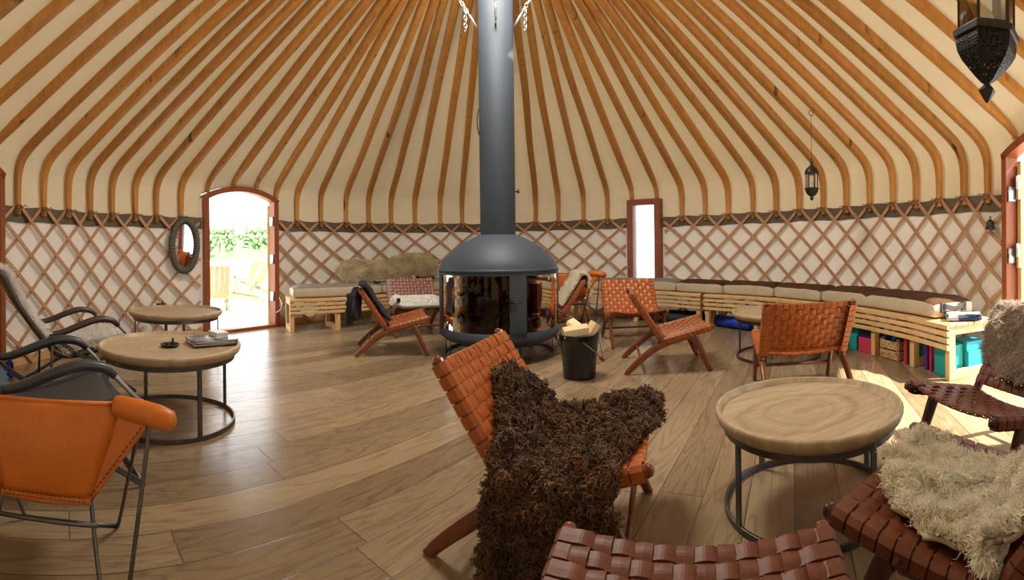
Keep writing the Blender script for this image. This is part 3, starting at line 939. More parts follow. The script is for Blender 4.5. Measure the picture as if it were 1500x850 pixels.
CHAIRS = {
    'jacket': (-1.242, 4.999, -1.296), 'fleece': (-1.22, 6.13, 3.552), 'window': (1.483, 5.272, 3.086), 'empty': (1.482, 4.114, -1.789),
    'backto': (2.092, 2.847, -.415), 'brown': (.189, 1.819, -1.91), 'front': (.284, .682, -.42), 'cream': (1.200, .690, .32), 'right': (2.033, 1.098, 1.267), 'hidden': (.60, 5.92, 1.62)}
def build_chairs():
    proto = make_chair('woven tan leather lounge chair with a black jacket hung over its back', MT['strap_mid'], MT['teak'])
    LB = {'fleece': ('rosy woven leather lounge chair holding a white fleece pad, beside stove', 'strap_rose', 'teak'),
          'window': ('orange woven leather lounge chair facing us in front of the bench', 'strap_tan', 'teak'),
          'empty': ('empty woven leather lounge chair seen side-on to the right of log bucket', 'strap_mid', 'teak'),
          'backto': ('orange woven leather lounge chair seen from behind before the long bench', 'strap_tan', 'teak'),
          'brown': ('woven leather lounge chair covered by a shaggy dark brown sheepskin', 'strap_tan', 'teak'),
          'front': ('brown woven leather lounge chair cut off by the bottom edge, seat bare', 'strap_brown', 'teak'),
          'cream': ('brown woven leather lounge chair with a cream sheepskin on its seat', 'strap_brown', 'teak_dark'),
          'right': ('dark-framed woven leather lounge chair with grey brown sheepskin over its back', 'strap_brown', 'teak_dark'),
          'hidden': ('woven leather lounge chair mostly hidden behind stove under a pale fleece', 'strap_mid', 'teak')}
    out = {'jacket': proto}
    for k, (x, y, a) in CHAIRS.items():
        if k == 'jacket': c = proto; c.location = (x, y, 0); c.rotation_euler = (0, 0, a); continue
        lab, lm, wm = LB[k]
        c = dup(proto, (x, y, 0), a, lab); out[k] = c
        mp = {}
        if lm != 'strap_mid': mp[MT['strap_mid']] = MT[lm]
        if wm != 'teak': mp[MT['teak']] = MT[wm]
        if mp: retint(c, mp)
    return out

# profile of a seated surface in chair space: s in metres from a point on the back (s<0) to the seat (s>0)
def chair_prof(s, lift):
    sl = np.array([SFY - JY, SFZ - JZ]); sl = sl / np.linalg.norm(sl); bl = np.array([BTY - JY, BTZ - JZ]); bl = bl / np.linalg.norm(bl)
    w = 1 / (1 + np.exp(-s / .028))
    a = np.outer(np.minimum(s, 0) * -1, bl); b = np.outer(np.maximum(s, 0), sl)
    sn = np.array([-sl[1], sl[0]]); bn = np.array([bl[1], -bl[0]])
    nn = np.outer(1 - w, bn) + np.outer(w, sn); nn /= np.linalg.norm(nn, axis=1)[:, None]
    rd = .035 * np.exp(-(s / .09) ** 2)
    yz = np.array([JY, JZ]) + a + b + nn * (lift + rd)[:, None]
    return yz, nn

def drape_fn(u0, u1, s0, s1, lift=.05, edge=.335, drop=True, seed=0.0, sagx=.016, wob=.012, front_edge=None, rfold=.06, flare=0.0):
    def fn(u, v):
        a = u0 + (u1 - u0) * u; s = s0 + (s1 - s0) * v
        over = np.maximum(np.abs(a) - edge, 0) if drop else np.zeros_like(a)
        aa = np.clip(a, -edge, edge) if drop else a
        sv = np.minimum(s, front_edge) if front_edge else s
        yz, nn = chair_prof(sv, lift + 0 * s - sagx * (1 - np.minimum(1, (aa / .3) ** 2)) + wob * npnoise(a * 9, s * 9, seed))
        # fold over the side rail: quarter round, then straight down
        th = np.minimum(over / rfold, pi / 2)
        dx = rfold * np.sin(th); dz = rfold * (1 - np.cos(th)) + np.maximum(over - rfold * pi / 2, 0)
        x = aa + np.sign(a) * (dx + .012 * npnoise(s * 14, a * 7, seed + 3) * (over > .05) + .16 * np.maximum(over - .1, 0) * .3)
        P = np.stack([x, yz[:, 0], yz[:, 1] - dz], 1)
        if front_edge:
            ov = np.maximum(s - front_edge, 0); tt = np.minimum(ov / .05, pi / 2)
            P[:, 1] += .05 * np.sin(tt); P[:, 2] += -.05 * (1 - np.cos(tt)) - np.maximum(ov - .05 * pi / 2, 0)
        P[:, 1] += flare * np.maximum(over - .05, 0) * (s - .16)
        P[:, 2] = np.maximum(P[:, 2], .03)
        return P
    return fn

def build_skins():
    # big brown shaggy skin
    u0, u1, s0, s1 = -.46, .86, -.36, .50
    f = drape_fn(u0, u1, s0, s1, .045, .325, True, 1.0, front_edge=.44, flare=1.3)
    def mk(u, v):
        a = u0 + (u1 - u0) * u; s = s0 + (s1 - s0) * v
        hi = np.interp(s, [-.36, -.30, -.20, -.08, .05, .22, .30, .36, .42, .50], [.02, .10, .24, .66, .84, .84, .74, .40, .12, -.1])
        lo = np.interp(s, [-.36, -.28, -.15, 0, .2, .36, .45, .50], [-.12, -.26, -.30, -.30, -.33, -.42, -.46, -.38])
        w = .03 * npnoise(a * 15, s * 15, 2.0)
        return (a < hi + w) & (a > lo + w)
    x, y, r = CHAIRS['brown']
    skin('sheepskin', 'shaggy dark brown sheepskin draped over the chair and hanging to the floor', f, mk, [MT['fur_brown'], MT['hide_dark']], (x, y, 0), r,
         44000, .026, .0058, .012, 60, 44, spread=.55, curl=.34, turns=.9, droop=.05, seg=4, seed=3, lump=(58, .030), swirl=(50, .8))
    # cream skin
    u0, u1, s0, s1 = -.33, .30, -.30, .48
    f2 = drape_fn(u0, u1, s0, s1, .055, .40, False, 4.0, wob=.028)
    def mk2(u, v):
        a = u0 + (u1 - u0) * u; s = s0 + (s1 - s0) * v
        hi = np.interp(s, [-.30, -.1, .08, .17, .23, .33, .42, .47], [.10, .12, .17, .19, .13, .21, .15, -.1])
        lo = np.interp(s, [-.30, 0, .16, .30, .37, .43, .47], [-.31, -.31, -.285, -.25, -.18, -.04, .1])
        w = .02 * npnoise(a * 14, s * 14, 5.0)
        return (a < hi + w) & (a > lo + w)
    x, y, r = CHAIRS['cream']
    skin('sheepskin', 'thick cream sheepskin lying on the brown woven chair seat', f2, mk2, [MT['fur_cream'], MT['hide']], (x, y, 0), r,
         62000, .036, .0017, .012, 44, 44, spread=.38, curl=.16, turns=.9, droop=.05, seg=4, seed=5, lump=(42, .014), swirl=(38, .75), cat='sheepskin')
    # grey brown skin over the back of the right chair
    u0, u1, s0, s1 = -.28, .37, -.58, -.02
    def f3(u, v):
        a = u0 + (u1 - u0) * u; s = s0 + (s1 - s0) * v
        top = -.50
        yz, nn = chair_prof(np.maximum(s, top), .045 + .02 * npnoise(a * 8, s * 8, 7.0))
        ov = np.maximum(top - s, 0)
        return np.stack([a, yz[:, 0] - np.minimum(ov, .07), yz[:, 1] + .02 - np.maximum(ov - .05, 0) + .0 * ov], 1)
    def mk3(u, v):
        a = u0 + (u1 - u0) * u; s = s0 + (s1 - s0) * v
        w = .03 * npnoise(a * 12, s * 12, 9.0)
        return (s < np.interp(a, [-.28, 0, .2, .33, .37], [-.16, -.08, -.12, -.20, -.34]) + w)
    x, y, r = CHAIRS['right']
    skin('sheepskin', 'grey brown sheepskin hanging over the back of the chair near sunlit door', f3, mk3, [MT['fur_grey'], MT['hide']], (x, y, 0), r,
         24000, .032, .0018, .012, 30, 30, spread=.45, curl=.14, droop=.35, seg=4, seed=8, lump=(40, .010), swirl=(35, .5))
    # pale fleece over the half-hidden chair
    u0, u1, s0, s1 = -.26, .30, -.80, -.10
    def f4(u, v):
        a = u0 + (u1 - u0) * u; s = s0 + (s1 - s0) * v
        top = -.50
        yz, nn = chair_prof(np.maximum(s, top), .05 + 0 * s)
        ov = np.maximum(top - s, 0); tt = np.minimum(ov / .055, pi)
        return np.stack([a, yz[:, 0] - .055 * (1 - np.cos(tt)), yz[:, 1] + .055 * np.sin(tt) - np.maximum(ov - .055 * pi, 0)], 1)
    x, y, r = CHAIRS['hidden']
    skin('sheepskin', 'pale fleece hung over a chair back between stove and orange chair', f4, lambda u, v: (v >= 0) & (npnoise(u * 5, v * 5, 3) > -.9), [MT['fur_cream'], MT['hide']], (x, y, 0), r,
         9000, .034, .0034, .012, 20, 30, spread=.6, curl=.12, seg=3, seed=12, lump=(35, .02))
    # white fleece pad on the rosy chair
    u0, u1, s0, s1 = -.32, .34, .03, .46
    def f5(u, v):
        a = u0 + (u1 - u0) * u; s = s0 + (s1 - s0) * v
        puff = .12 * np.clip(1 - np.abs(v * 2 - 1) ** 4, 0, 1) * np.clip(1 - np.abs(u * 2 - 1) ** 8, 0, 1)
        roll = .06 * np.exp(-((a - .31) / .05) ** 2)
        yz, nn = chair_prof(s, .035 + puff + roll - .012 * np.abs(np.sin(u * 9.42)) * 0)
        return np.stack([a, yz[:, 0], yz[:, 1]], 1)
    x, y, r = CHAIRS['fleece']
    o = skin('fleece_pad', 'white fleece pad with a dark tie lying on the rosy chair seat', f5, lambda u, v: v >= 0, [MT['fur_white'], MT['fur_white']], (x, y, 0), r,
             7000, .018, .0032, .06, 26, 20, cat='cushion', spread=.6, curl=.1, seg=3, seed=15)
    yz, nn = chair_prof(np.array([.46]), np.array([.09]))
    obj('tie', MB().box((.285, float(yz[0, 0]) + .01, float(yz[0, 1])), (.045, .03, .05)), MT['cushion_top'], o, bevel=.006)

def build_jacket():
    x, y, r = CHAIRS['jacket']
    t = thing('jacket', 'black jacket slung over the back of the side-on tan chair', 'jacket', (x, y, 0), r)
    def fn(u, v):
        a = -.12 + .45 * u; top = -.50
        s = -.60 + (-.02 + .60) * v
        yz, nn = chair_prof(np.array([max(s, top)]), np.array([.055 + .02 * float(npnoise(a * 9, s * 9, 2.0))]))
        ov = max(top - s, 0); tt = min(ov / .06, pi)
        yy = yz[0, 0] - .05 * (1 - cos(tt)); zz = yz[0, 1] + .028 * sin(tt) - max(ov - .06 * pi, 0) * .95
        wv = .028 * sin(a * 30 + s * 5) * (1 if ov > .1 else .4)
        return Vector((a * (1.0 + .1 * sin(s * 7)), yy + wv - (.035 if ov > .15 else 0), zz))
    obj('body', MB().grid(fn, 24, 40), MT['black_cloth'], t, solid=.03, subsurf=1)
    def tail(u, v):
        q = 2 * pi * u; k = sin(pi * min(1, v * .62 + .10)) ** .7 * (1 if v < .93 else (1.02 - v) / .09)
        fold = 1 + .16 * sin(q * 5 + v * 4) + .10 * sin(q * 3 - v * 7)
        return Vector((.13 + .21 * cos(q) * k * fold, -.400 - .03 * v + .072 * sin(q) * k * fold, .71 - .36 * v))
    obj('back_tail', MB().grid(tail, 40, 22), MT['black_cloth'], t, subsurf=1)
    def sl(u, v):
        q = 2 * pi * u; c = Vector((.29 + .01 * sin(v * 6), -.44 - .03 * v, .66 - .33 * v))
        return c + Vector((.045 * cos(q), .045 * sin(q) * (1 + .15 * sin(v * 25)), 0))
    obj('sleeve', MB().grid(sl, 14, 16), MT['black_cloth'], t, solid=.008)
    c = [(.02, -.29, .66), (.08, -.31, .735), (.18, -.31, .735), (.24, -.29, .66)]
    obj('collar', MB().tube(smoothpath(c, 5), .03, 8), MT['black_cloth'], t)

# ------------------------------------------------------------------ tray tables on ring stands
def make_table(name, label, loc, r, h, rot, legs=4):
    t = thing(name, label, 'table', (loc[0], loc[1], 0), rot, 'round tray tables')
    k = r / .40; th = .058
    prof = [(0, h - .028), (r * .925, h - .028), (r * .945, h - .023), (r * .955, h - .002), (r * .963, h), (r * .985, h), (r, h - .010), (r * .998, h - .026), (r * .982, h - .042), (r * .945, h - th), (r * .84, h - th - .006), (0, h - th - .006)]
    obj('tray_top', MB().lathe(prof, 72), MT['tabletop'], t)
    rb = r * .90
    def ring(z, rr, hh, tt):
        return MB().sweep([(rr * cos(2 * pi * i / 64), rr * sin(2 * pi * i / 64), z) for i in range(64)], rsec(tt, hh, .002), closed=True)
    obj('upper_ring', ring(h - th - .018, rb, .03, .012), MT['raw_iron'], t)
    obj('base_ring', ring(.015, rb, .03, .012), MT['raw_iron'], t)
    for i in range(legs):
        a = 2 * pi * i / legs
        mb = MB().box((0, 0, 0), (.010, .028, h - th - .01))
        for q, p in enumerate(mb.v):
            v = Rz(a) @ Vector(p) + Vector((rb * cos(a), rb * sin(a), (h - th - .01) / 2)); mb.v[q] = tuple(v)
        obj('leg', mb, MT['raw_iron'], t)
    return t

TABLES = {}
def build_tables():
    spec = {'right': ('round wooden tray table on iron ring stand in the right foreground', (1.215, 1.59), .405, .425, .06),
            'left': ('round tray table at left holding magazines and a black incense dish', (-2.06, 2.32), .478, .505, 1.15),
            'door': ('round tray table standing nearest the arched doorway and oval mirror', (-3.23, 3.75), .50, .50, .5),
            'bench': ('round tray table half hidden behind the orange chair seen from behind', (2.60, 3.91), .47, .455, 2.25)}
    for k, (lab, p, r, h, rot) in spec.items():
        TABLES[k] = (make_table('tray_table', lab, p, r, h, rot), p, r, h)
    # incense dish on the left table
    def dish(loc, lab, sc=1.0):
        t = thing('incense_dish', lab, 'incense holder', loc, .4, 'black incense dishes')
        dd = obj('dish', MB().lathe([(0, .004), (.05 * sc, .006), (.062 * sc, .016), (.066 * sc, .015), (.055 * sc, 0), (0, 0)], 28), MT['black_iron'], t)
        obj('cone', MB().lathe([(.012 * sc, .004), (.010 * sc, .03), (.005 * sc, .055 * sc), (0, .06 * sc)], 12, (.02 * sc, 0, 0)), MT['black_iron'], dd)
        obj('knob', MB().lathe([(0, .004), (.011, .006), (.011, .016), (0, .02)], 10, (-.025, .015, 0)), MT['black_iron'], dd)
        return t
    p = atz(249, 507, (.483)); dish((p.x, p.y, (.483)), 'small black incense dish on the left table beside the magazines')
    p = atz(236, 447, .484); dish((p.x, p.y, .484), 'tiny black incense dish on the table nearest the doorway')
    # magazines
    def mag(w, d, h, loc, rz, cover, lab, grp):
        t = thing('magazine', lab, 'magazine', loc, rz, grp)
        obj('pages', MB().box((0, 0, h / 2), (w - .006, d - .006, h - .003)), MT['paper'], t)
        mb = MB()
        mb.box((0, 0, h - .0008), (w, d, .0016)).box((0, 0, .0008), (w, d, .0016)).box((-w / 2 + .0008, 0, h / 2), (.0016, d, h))
        obj('cover', mb, cover, t)
        return t
    p = atz(309, 502, (.483)); z = (.483)
    for k, (h, cv, dz, lab) in enumerate([(.014, 'cover_dark', .10, 'dark-covered magazine at the bottom of the pile on left table'),
                                          (.012, 'cover_blue', -.06, 'pale blue grey magazine in the middle of the pile on left table'),
                                          (.012, 'cover_dark', .22, 'dark photo magazine topmost of the pile on left table')]):
        mag(.23, .30, h, (p.x + .01 * k, p.y - .008 * k, z), -.75 + dz, MT[cv], lab, 'magazines on the left table'); z += h
    b = thing('card_box', 'small white card box resting on top of the magazine pile', 'box', (p.x + .02, p.y + .06, z), -.5)
    obj('box_base', MB().box((0, 0, .012), (.13, .09, .024)), MT['white_box'], b, bevel=.002)
    obj('lid', MB().box((0, 0, .028), (.134, .094, .012)), MT['white_box'], b, bevel=.002)
    p = atz(1411, 466, .478); z = .474
    for k, (h, cv, dz, lab) in enumerate([(.022, 'cover_navy', 0, 'thick navy book at the bottom of the pile on bench end'),
                                          (.014, 'cover_dark', .08, 'dark magazine in the middle of the pile on bench end'),
                                          (.012, 'cover_blue', -.10, 'pale glossy magazine topmost of the pile on bench end')]):
        mag(.21, .29, h, (p.x, p.y, z), .70 + dz, MT[cv], lab, 'magazines on the bench end'); z += h

# ------------------------------------------------------------------ stove
def build_stove():
    SX, SY = -.075, 5.0
    t = thing('wood_stove', 'round blue black suspended wood stove with curved glass and tall pipe', 'stove', (SX, SY, 0))
    R = .640
    # hood
    prof = []
    for q in smoothpath([(.185, 1.262, 0), (.27, 1.232, 0), (.405, 1.160, 0), (.53, 1.062, 0), (.605, .975, 0), (R, .905, 0)], 5): prof.append((q.x, q.y))
    prof += [(R + .006, .902), (R + .006, .880), (R - .01, .876)]
    obj('hood', MB().lathe(prof, 96), MT['stove'], t)
    obj('flue_pipe', MB().lathe([(.190, 1.19), (.190, 5.6), (.180, 5.6)], 64), MT['pipe'], t)
    None and obj('flue_collar', MB().lathe([(.19, 3.52), (.198, 3.52), (.198, 3.45), (.19, 3.45)], 48), MT['pipe'], t)
    obj('damper_knob', MB().tube([(.19, -.03, 1.72), (.225, -.05, 1.72)], .008, 8).tube([(.222, -.05, 1.745), (.222, -.05, 1.70)], .010, 8), MT['black_iron'], t)
    obj('cable', MB().tube(smoothpath([(-.188, -.04, 2.62), (-.205, -.05, 2.52), (-.205, -.05, 2.42), (-.188, -.04, 2.33)], 5), .006, 6), MT['black_iron'], t)
    # firebox: posts and bands around glass openings; angles measured from -y (towards the viewer), positive to the right
    def ang(d): return radians(d) - pi / 2
    z0, z1 = .30, .850
    mb = MB()
    for za, zb in ((z1, .885), (.225, z0)):
        mb.lathe([(R, za), (R, zb), (R - .03, zb), (R - .03, za), (R, za)], 96)
    obj('band', mb, MT['stove'], t)
    posts = [(-88, -76), (4, 12), (30, 38), (86, 100), (150, 180), (-150, -180)]
    mb = MB()
    def arcplate(mb, d0, d1, za, zb, r0, r1):
        n = max(2, int(abs(d1 - d0) / 3)); V = []; fs = []
        for i in range(n + 1):
            a = ang(d0 + (d1 - d0) * i / n)
            for r, z in ((r0, za), (r1, za), (r1, zb), (r0, zb)): V.append((r * cos(a), r * sin(a), z))
        for i in range(n):
            for q in range(4): fs.append((4 * i + q, 4 * i + (q + 1) % 4, 4 * i + 4 + (q + 1) % 4, 4 * i + 4 + q))
        fs += [(0, 1, 2, 3), (4 * n + 3, 4 * n + 2, 4 * n + 1, 4 * n)]
        mb.add(V, fs, False)
    for a, b in [(-90, -64), (85, 180), (-180, -90)]: arcplate(mb, a, b, z0, z1, R - .03, R)
    obj('shell', mb, MT['stove'], t)
    dr = MB(); arcplate(dr, 10, 25, z0 + .002, z1 - .002, R - .025, R + .008)
    d = obj('door_post', dr, MT['stove'], t)
    h = MB(); a = ang(13)
    c = Vector(((R + .02) * cos(a), (R + .02) * sin(a), .60)); tg = Vector((-sin(a), cos(a), 0)); nr = Vector((cos(a), sin(a), 0))
    h.tube([c - nr * .015, c + nr * .03], .014, 8).tube([c + nr * .03 - tg * .02, c + nr * .035 + tg * .075], .009, 8).box(c - Vector((0, 0, .03)), (.05, .03, .12), Rz(a + pi / 2))
    obj('handle', h, MT['black_iron'], d)
    for a0, a1, n in ((-64, 10, 31), (25, 85, 16)):
        g = MB(); arcplate(g, a0, a1, z0, z1, R - .016, R - .008)
        obj('glass_pane', g, MT['stoveglass'], t)
    obj('firebox', MB().lathe([(R - .045, .25), (R - .045, .88)], 64), MT['stove_in'], t)
    obj('grate', MB().lathe([(0, .31), (.5, .31), (.56, .27)], 40), MT['stove_in'], t)
    # bowl underneath
    prof = [(R, .236), (R - .012, .214), (R * .90, .172), (R * .72, .128), (R * .45, .098), (0, .090)]
    obj('bowl', MB().lathe(prof, 96), MT['stove'], t)
    # ring stand
    obj('base_ring', MB().sweep([(.585 * cos(2 * pi * i / 64), .585 * sin(2 * pi * i / 64), .012) for i in range(64)], rsec(.02, .024, .004), closed=True), MT['raw_iron'], t)
    for dg in (-88, -60, 30, 92, 150, -150):
        a = ang(dg)
        obj('stand_rod', MB().tube([(.575 * cos(a), .575 * sin(a), .012), (.575 * cos(a), .575 * sin(a), .225)], .006, 6), MT['raw_iron'], t)
    a = ang(27); obj('stand_leg', MB().box((.48 * cos(a), .48 * sin(a), .09), (.03, .03, .18), Rz(a)), MT['raw_iron'], t)
    a = ang(76); obj('stand_leg', MB().tube([(.60 * cos(a), .60 * sin(a), .21), (.70 * cos(a) + .02, .70 * sin(a), .01)], .016, 8), MT['steel'], t)
    # chains
    def chain(p, q, mb, ll=.052, lw=.017, rr=.0055):
        p, q = Vector(p), Vector(q); d = (q - p); n = max(2, int(d.length / (ll * .72))); t_ = d.normalized()
        s = t_.cross(Vector((.3, .2, 1))).normalized(); w = t_.cross(s)
        for k in range(n):
            c = p + d * ((k + .5) / n); e = s if k % 2 else w
            pts = [c + t_ * (ll / 2 * cos(a)) + e * (lw * sin(a)) for a in [2 * pi * i / 12 for i in range(12)]]
            mb.tube(pts, rr, 5, closed=True)
    zt = 4.35
    for k, (dx, dy, lab) in enumerate([(-.95, -.30, 'galvanised chain bracing the left of stovepipe'), (.95, -.30, 'galvanised chain bracing the right of stovepipe'), (0.02, -1, 'galvanised chain hooked on the front of the stovepipe')]):
        n = Vector((dx, dy, 0)).normalized(); p = Vector((SX, SY, 3.46 if k < 2 else 3.44)) + n * .198
        th = thing('support_chain', lab, 'chain', p, 0, 'stovepipe chains')
        e = n * .68 + Vector((0, 0, 1.0)) if k < 2 else n * .55 + Vector((0, 0, 1.1))
        for q in range(100):
            w_ = p + e
            if w_.z < roof_z(w_.x, w_.y) - .06: break
            e = e * .98
        dd = e.normalized()
        obj('turnbuckle', MB().tube([dd * .0, dd * .03, dd * .035, dd * .16, dd * .165, dd * .20], [.007, .007, .013, .013, .007, .007], 8), MT['chain'], th)
        mb = MB(); chain(dd * .2, e, mb); obj('links', mb, MT['chain'], th)
        if k < 2:
            mb = MB(); chain(dd * .24, dd * .24 + Vector((0, 0, -.24)), mb); obj('loose_end', mb, MT['chain'], th)
        else:
            obj('hook', MB().tube(smoothpath([(0, .01, -.02), (0, -.02, -.03), (0, -.035, -.01), (0, -.02, .01), dd * .02], 4), .008, 8), MT['black_iron'], th)

def build_bucket():
    x, y = .625, 3.95
    t = thing('log_bucket', 'black metal bucket filled with split firewood beside the stove', 'bucket', (x, y, 0), .2)
    H = .375
    obj('pail', MB().lathe([(0, .012), (.132, .012), (.134, .0), (.138, .0), (.139, .02), (.168, H - .01), (.176, H - .006), (.177, H), (.170, H), (.132, .022), (0, .022)], 56), MT['bucket'], t)
    for sx in (-1, 1): obj('ear', MB().box((sx * .172, 0, H - .035), (.012, .045, .055)), MT['bucket'], t, bevel=.004)
    # bail lying against the front right
    pts = smoothpath([(-.03, -.172, H - .05), (.02, -.186, H - .09), (.10, -.17, H - .16), (.17, -.11, H - .22), (.195, -.03, H - .16), (.18, 0, H - .03)], 6)
    hd = obj('bail_handle', MB().tube(pts, .004, 6), MT['bolt'], t)
    obj('grip', MB().tube([(.14, -.135, H - .20), (.185, -.095, H - .235)], .014, 10), MT['redgrip'], hd)
    # firewood, each a split piece
    def split(loc, rot, L, w, lab):
        mb = MB(); pr = [(-w * .5, -w * .30), (w * .5, -w * .34), (w * .56, .0), (w * .12, w * .55), (-w * .42, w * .36)]
        mb.hexa([Vector((-L / 2, a, b)) for a, b in pr], [Vector((L / 2, a * 1.03, b * .97)) for a, b in pr])
        o = obj('firewood', mb, MT['logwood'], bevel=.004); o.location = loc; o.rotation_euler = rot
        tag(o, lab, 'firewood', 'firewood in the bucket')
        bk = MB().hexa([Vector((-L / 2 + .002, a * 1.0, b - .004)) for a, b in pr[:2]] + [Vector((-L / 2 + .002, a, b + .003)) for a, b in reversed(pr[:2])],
                       [Vector((L / 2 - .002, a * 1.02, b - .004)) for a, b in pr[:2]] + [Vector((L / 2 - .002, a, b + .003)) for a, b in reversed(pr[:2])])
        obj('bark_side', bk, MT['bark'], o)
        return o
    split((x - .040, y - .05, .400), (.25, -.10, .15), .22, .095, 'pale split log lying flat across the bucket rim')
    split((x + .085, y - .01, .375), (.4, -.95, .3), .20, .095, 'split log standing tilted at the right of bucket')
    split((x + .0, y + .07, .405), (.5, -.30, 2.0), .22, .095, 'split log at the back of the bucket')

# ------------------------------------------------------------------ benches
BZ = .462
BFRONT = [(410, 6.30), (435, 6.33), (470, 6.4), (497, 6.48), (530, 6.65), (562, 6.85), (600, 7.1), (650, 7.35), (720, 7.4), (800, 7.2), (850, 7.05), (900, 7.0), (965, 6.85), (1029, 6.35), (1092, 6.02), (1140, 5.70), (1199, 5.25), (1240, 4.95), (1276, 4.65), (1335, 4.18), (1388, 3.74), (1410, 3.55)]
_bp = [atd(px, 366, d) for px, d in BFRONT]
def bf(px):
    """front edge of the benches at the azimuth of pixel column px"""
    xs = [b[0] for b in BFRONT]
    return Vector((float(np.interp(px, xs, [p.x for p in _bp])), float(np.interp(px, xs, [p.y for p in _bp])), 0))
def bpath(px0, px1, off, z, n=14):
    P = [bf(px0 + (px1 - px0) * (k / n)) for k in range(-1, n + 2)]
    out = []
    for k in range(1, n + 2):
        tg = (P[k + 1] - P[k - 1]).normalized()
        nrm = Vector((-tg.y, tg.x, 0))      # outward (towards the wall) when tg runs to the right
        if off > .1:
            q = px0 + (px1 - px0) * ((k - 1) / n)
            off_ = off * float(np.interp(q, [560, 870, 930, 1160, 1222, 1300], [1, .95, .82, .82, .88, 1]))
        else: off_ = off
        out.append(P[k] + nrm * off_ + Vector((0, 0, z)))
    return out

def bench(label, px0, px1, frames, depth=.50):
    o0 = bf((px0 + px1) / 2)
    t = thing('slatted_bench', label, 'bench', o0, 0, 'curved slatted benches')
    n = max(6, int((px1 - px0) / 16))
    for k in range(8):
        off = .035 + (depth - .07) * k / 7
        obj('top_slat', MB().sweep([p - o0 for p in bpath(px0, px1, off, BZ - .011, n)], rsec(.054, .022, .004)), MT['pine_x'], t)
    for k in range(4):
        obj('front_slat', MB().sweep([p - o0 for p in bpath(px0, px1, -.012, BZ - .024 - .056 * k, n)], rsec(.022, .038, .004)), MT['pine_x'], t)
    for px in frames:
        P = bpath(px - 4, px + 4, 0, 0, 2); p = P[1]; tg = (P[2] - P[0]).normalized(); nr = Vector((-tg.y, tg.x, 0))
        M = Matrix((tg, nr, Vector((0, 0, 1)))).transposed()
        dsc = float(np.interp(px, [560, 870, 930, 1160, 1222, 1300], [1, .95, .82, .82, .88, 1]))
        mb = MB(); w = .060
        H = BZ - .024
        for (yy, zz, sy, sz) in ((.036, H / 2, .062, H), (depth - .036, H / 2, .062, H), (depth / 2, H - .035, depth - .13, .07), (depth / 2, .036, depth - .13, .072)):
            yy = yy * dsc; sy = sy if yy == 0 else sy * (dsc if sy > .1 else 1)
            c = p + nr * yy + Vector((0, 0, zz)) - o0
            mb.box(c, (w, sy, sz), M)
        obj('leg_frame', mb, MT['pine'], t, bevel=.004)
    return t

def cushion(label, px0, px1, top, thick=.155, d0=.02, d1=.47, z0=BZ + .004, puff=.03, handle=False, grp='bench cushions', dent=False):
    n = 26
    A = bpath(px0, px1, d0, z0, n); B = bpath(px0, px1, d1, z0, n)
    o0 = (A[n // 2] + B[n // 2]) / 2; o0.z = z0
    t = thing('bench_cushion', label, 'cushion', o0, 0, grp)
    ns = 40
    def sect(u):
        i = u * n; k = min(int(i), n - 1); f = i - k
        a = A[k].lerp(A[k + 1], f); b = B[k].lerp(B[k + 1], f); return a, b
    rng = random.Random(hash(label) % 1000 if False else len(label) * 7 + int(px0))
    s1 = rng.random() * 9
    def P(u, q):
        # rounded-box section: q in 0..1 around, e = squeeze at both ends
        e = min(1, (min(u, 1 - u) * 13 + .02)) ** .45
        a, b = sect(u); ang = 2 * pi * q
        cx, cz = cos(ang), sin(ang); ex = .32
        sx = math.copysign(abs(cx) ** ex, cx); sz = math.copysign(abs(cz) ** ex, cz)
        w = .5 + .5 * sx * (.955 + .045 * e)
        p = a.lerp(b, w)
        h = thick * (.5 + .5 * sz * (.80 + .20 * e))
        if sz > 0: h += (puff * (1 - (2 * w - 1) ** 2) * e + .010 * mnoise.noise(Vector((p.x * 7 + s1, p.y * 7, 0)))) * sz - .02 * (1 - e) * sz
        if dent: h -= .035 * math.exp(-((u - .40) / .025) ** 2) * max(sz, 0)
        return Vector((p.x - o0.x, p.y - o0.y, h))
    body, cap = MB(), MB()
    K = 44
    rings = [[P(u / ns, q / K) for q in range(K)] for u in range(ns + 1)]
    V = [p for r in rings for p in r]
    fb, fc = [], []
    for i in range(ns):
        for q in range(K):
            f = (i * K + q, i * K + (q + 1) % K, (i + 1) * K + (q + 1) % K, (i + 1) * K + q)
            mz = sum(V[x].z for x in f) / 4
            (fc if (3 <= q < K // 2 - 3) else fb).append(tuple(reversed(f)))
    fb.append(tuple(range(K))); fb.append(tuple(ns * K + q for q in reversed(range(K))))
    body.add(V, fb, True); cap.add(V, fc, True)
    for m in (body, cap):      # drop unused vertices
        used = sorted({i for f in m.f for i in f}); mp = {i: k for k, i in enumerate(used)}
        m.v = [m.v[i] for i in used]; m.f = [[mp[i] for i in f] for f in m.f]
    obj('side_cover', body, MT['cushion_side'], t); obj('top_cover', cap, top, t)
    if handle:
        a, b = A[n], B[n]; d = (b - a).normalized(); e = Vector((d.y, -d.x, 0))
        c = (a + b) / 2 - o0; c.z = thick * .60
        hd = obj('strap_handle', MB().sweep(smoothpath([c - d * .12 + e * .0, c - d * .10 + e * .022 + Vector((0, 0, .012)), c + e * .026 + Vector((0, 0, -.014)), c + d * .10 + e * .022 + Vector((0, 0, .012)), c + d * .12], 4), rsec(.012, .045, .004), up=(0, 0, 1)), MT['brownleather'], t)
        for s in (-1, 1): obj('handle_patch', MB().box(c + d * (.115 * s) + e * .004, (.02, .05, .085), Rz(atan2(e.y, e.x))), MT['brownleather'], hd, bevel=.004)
    return t

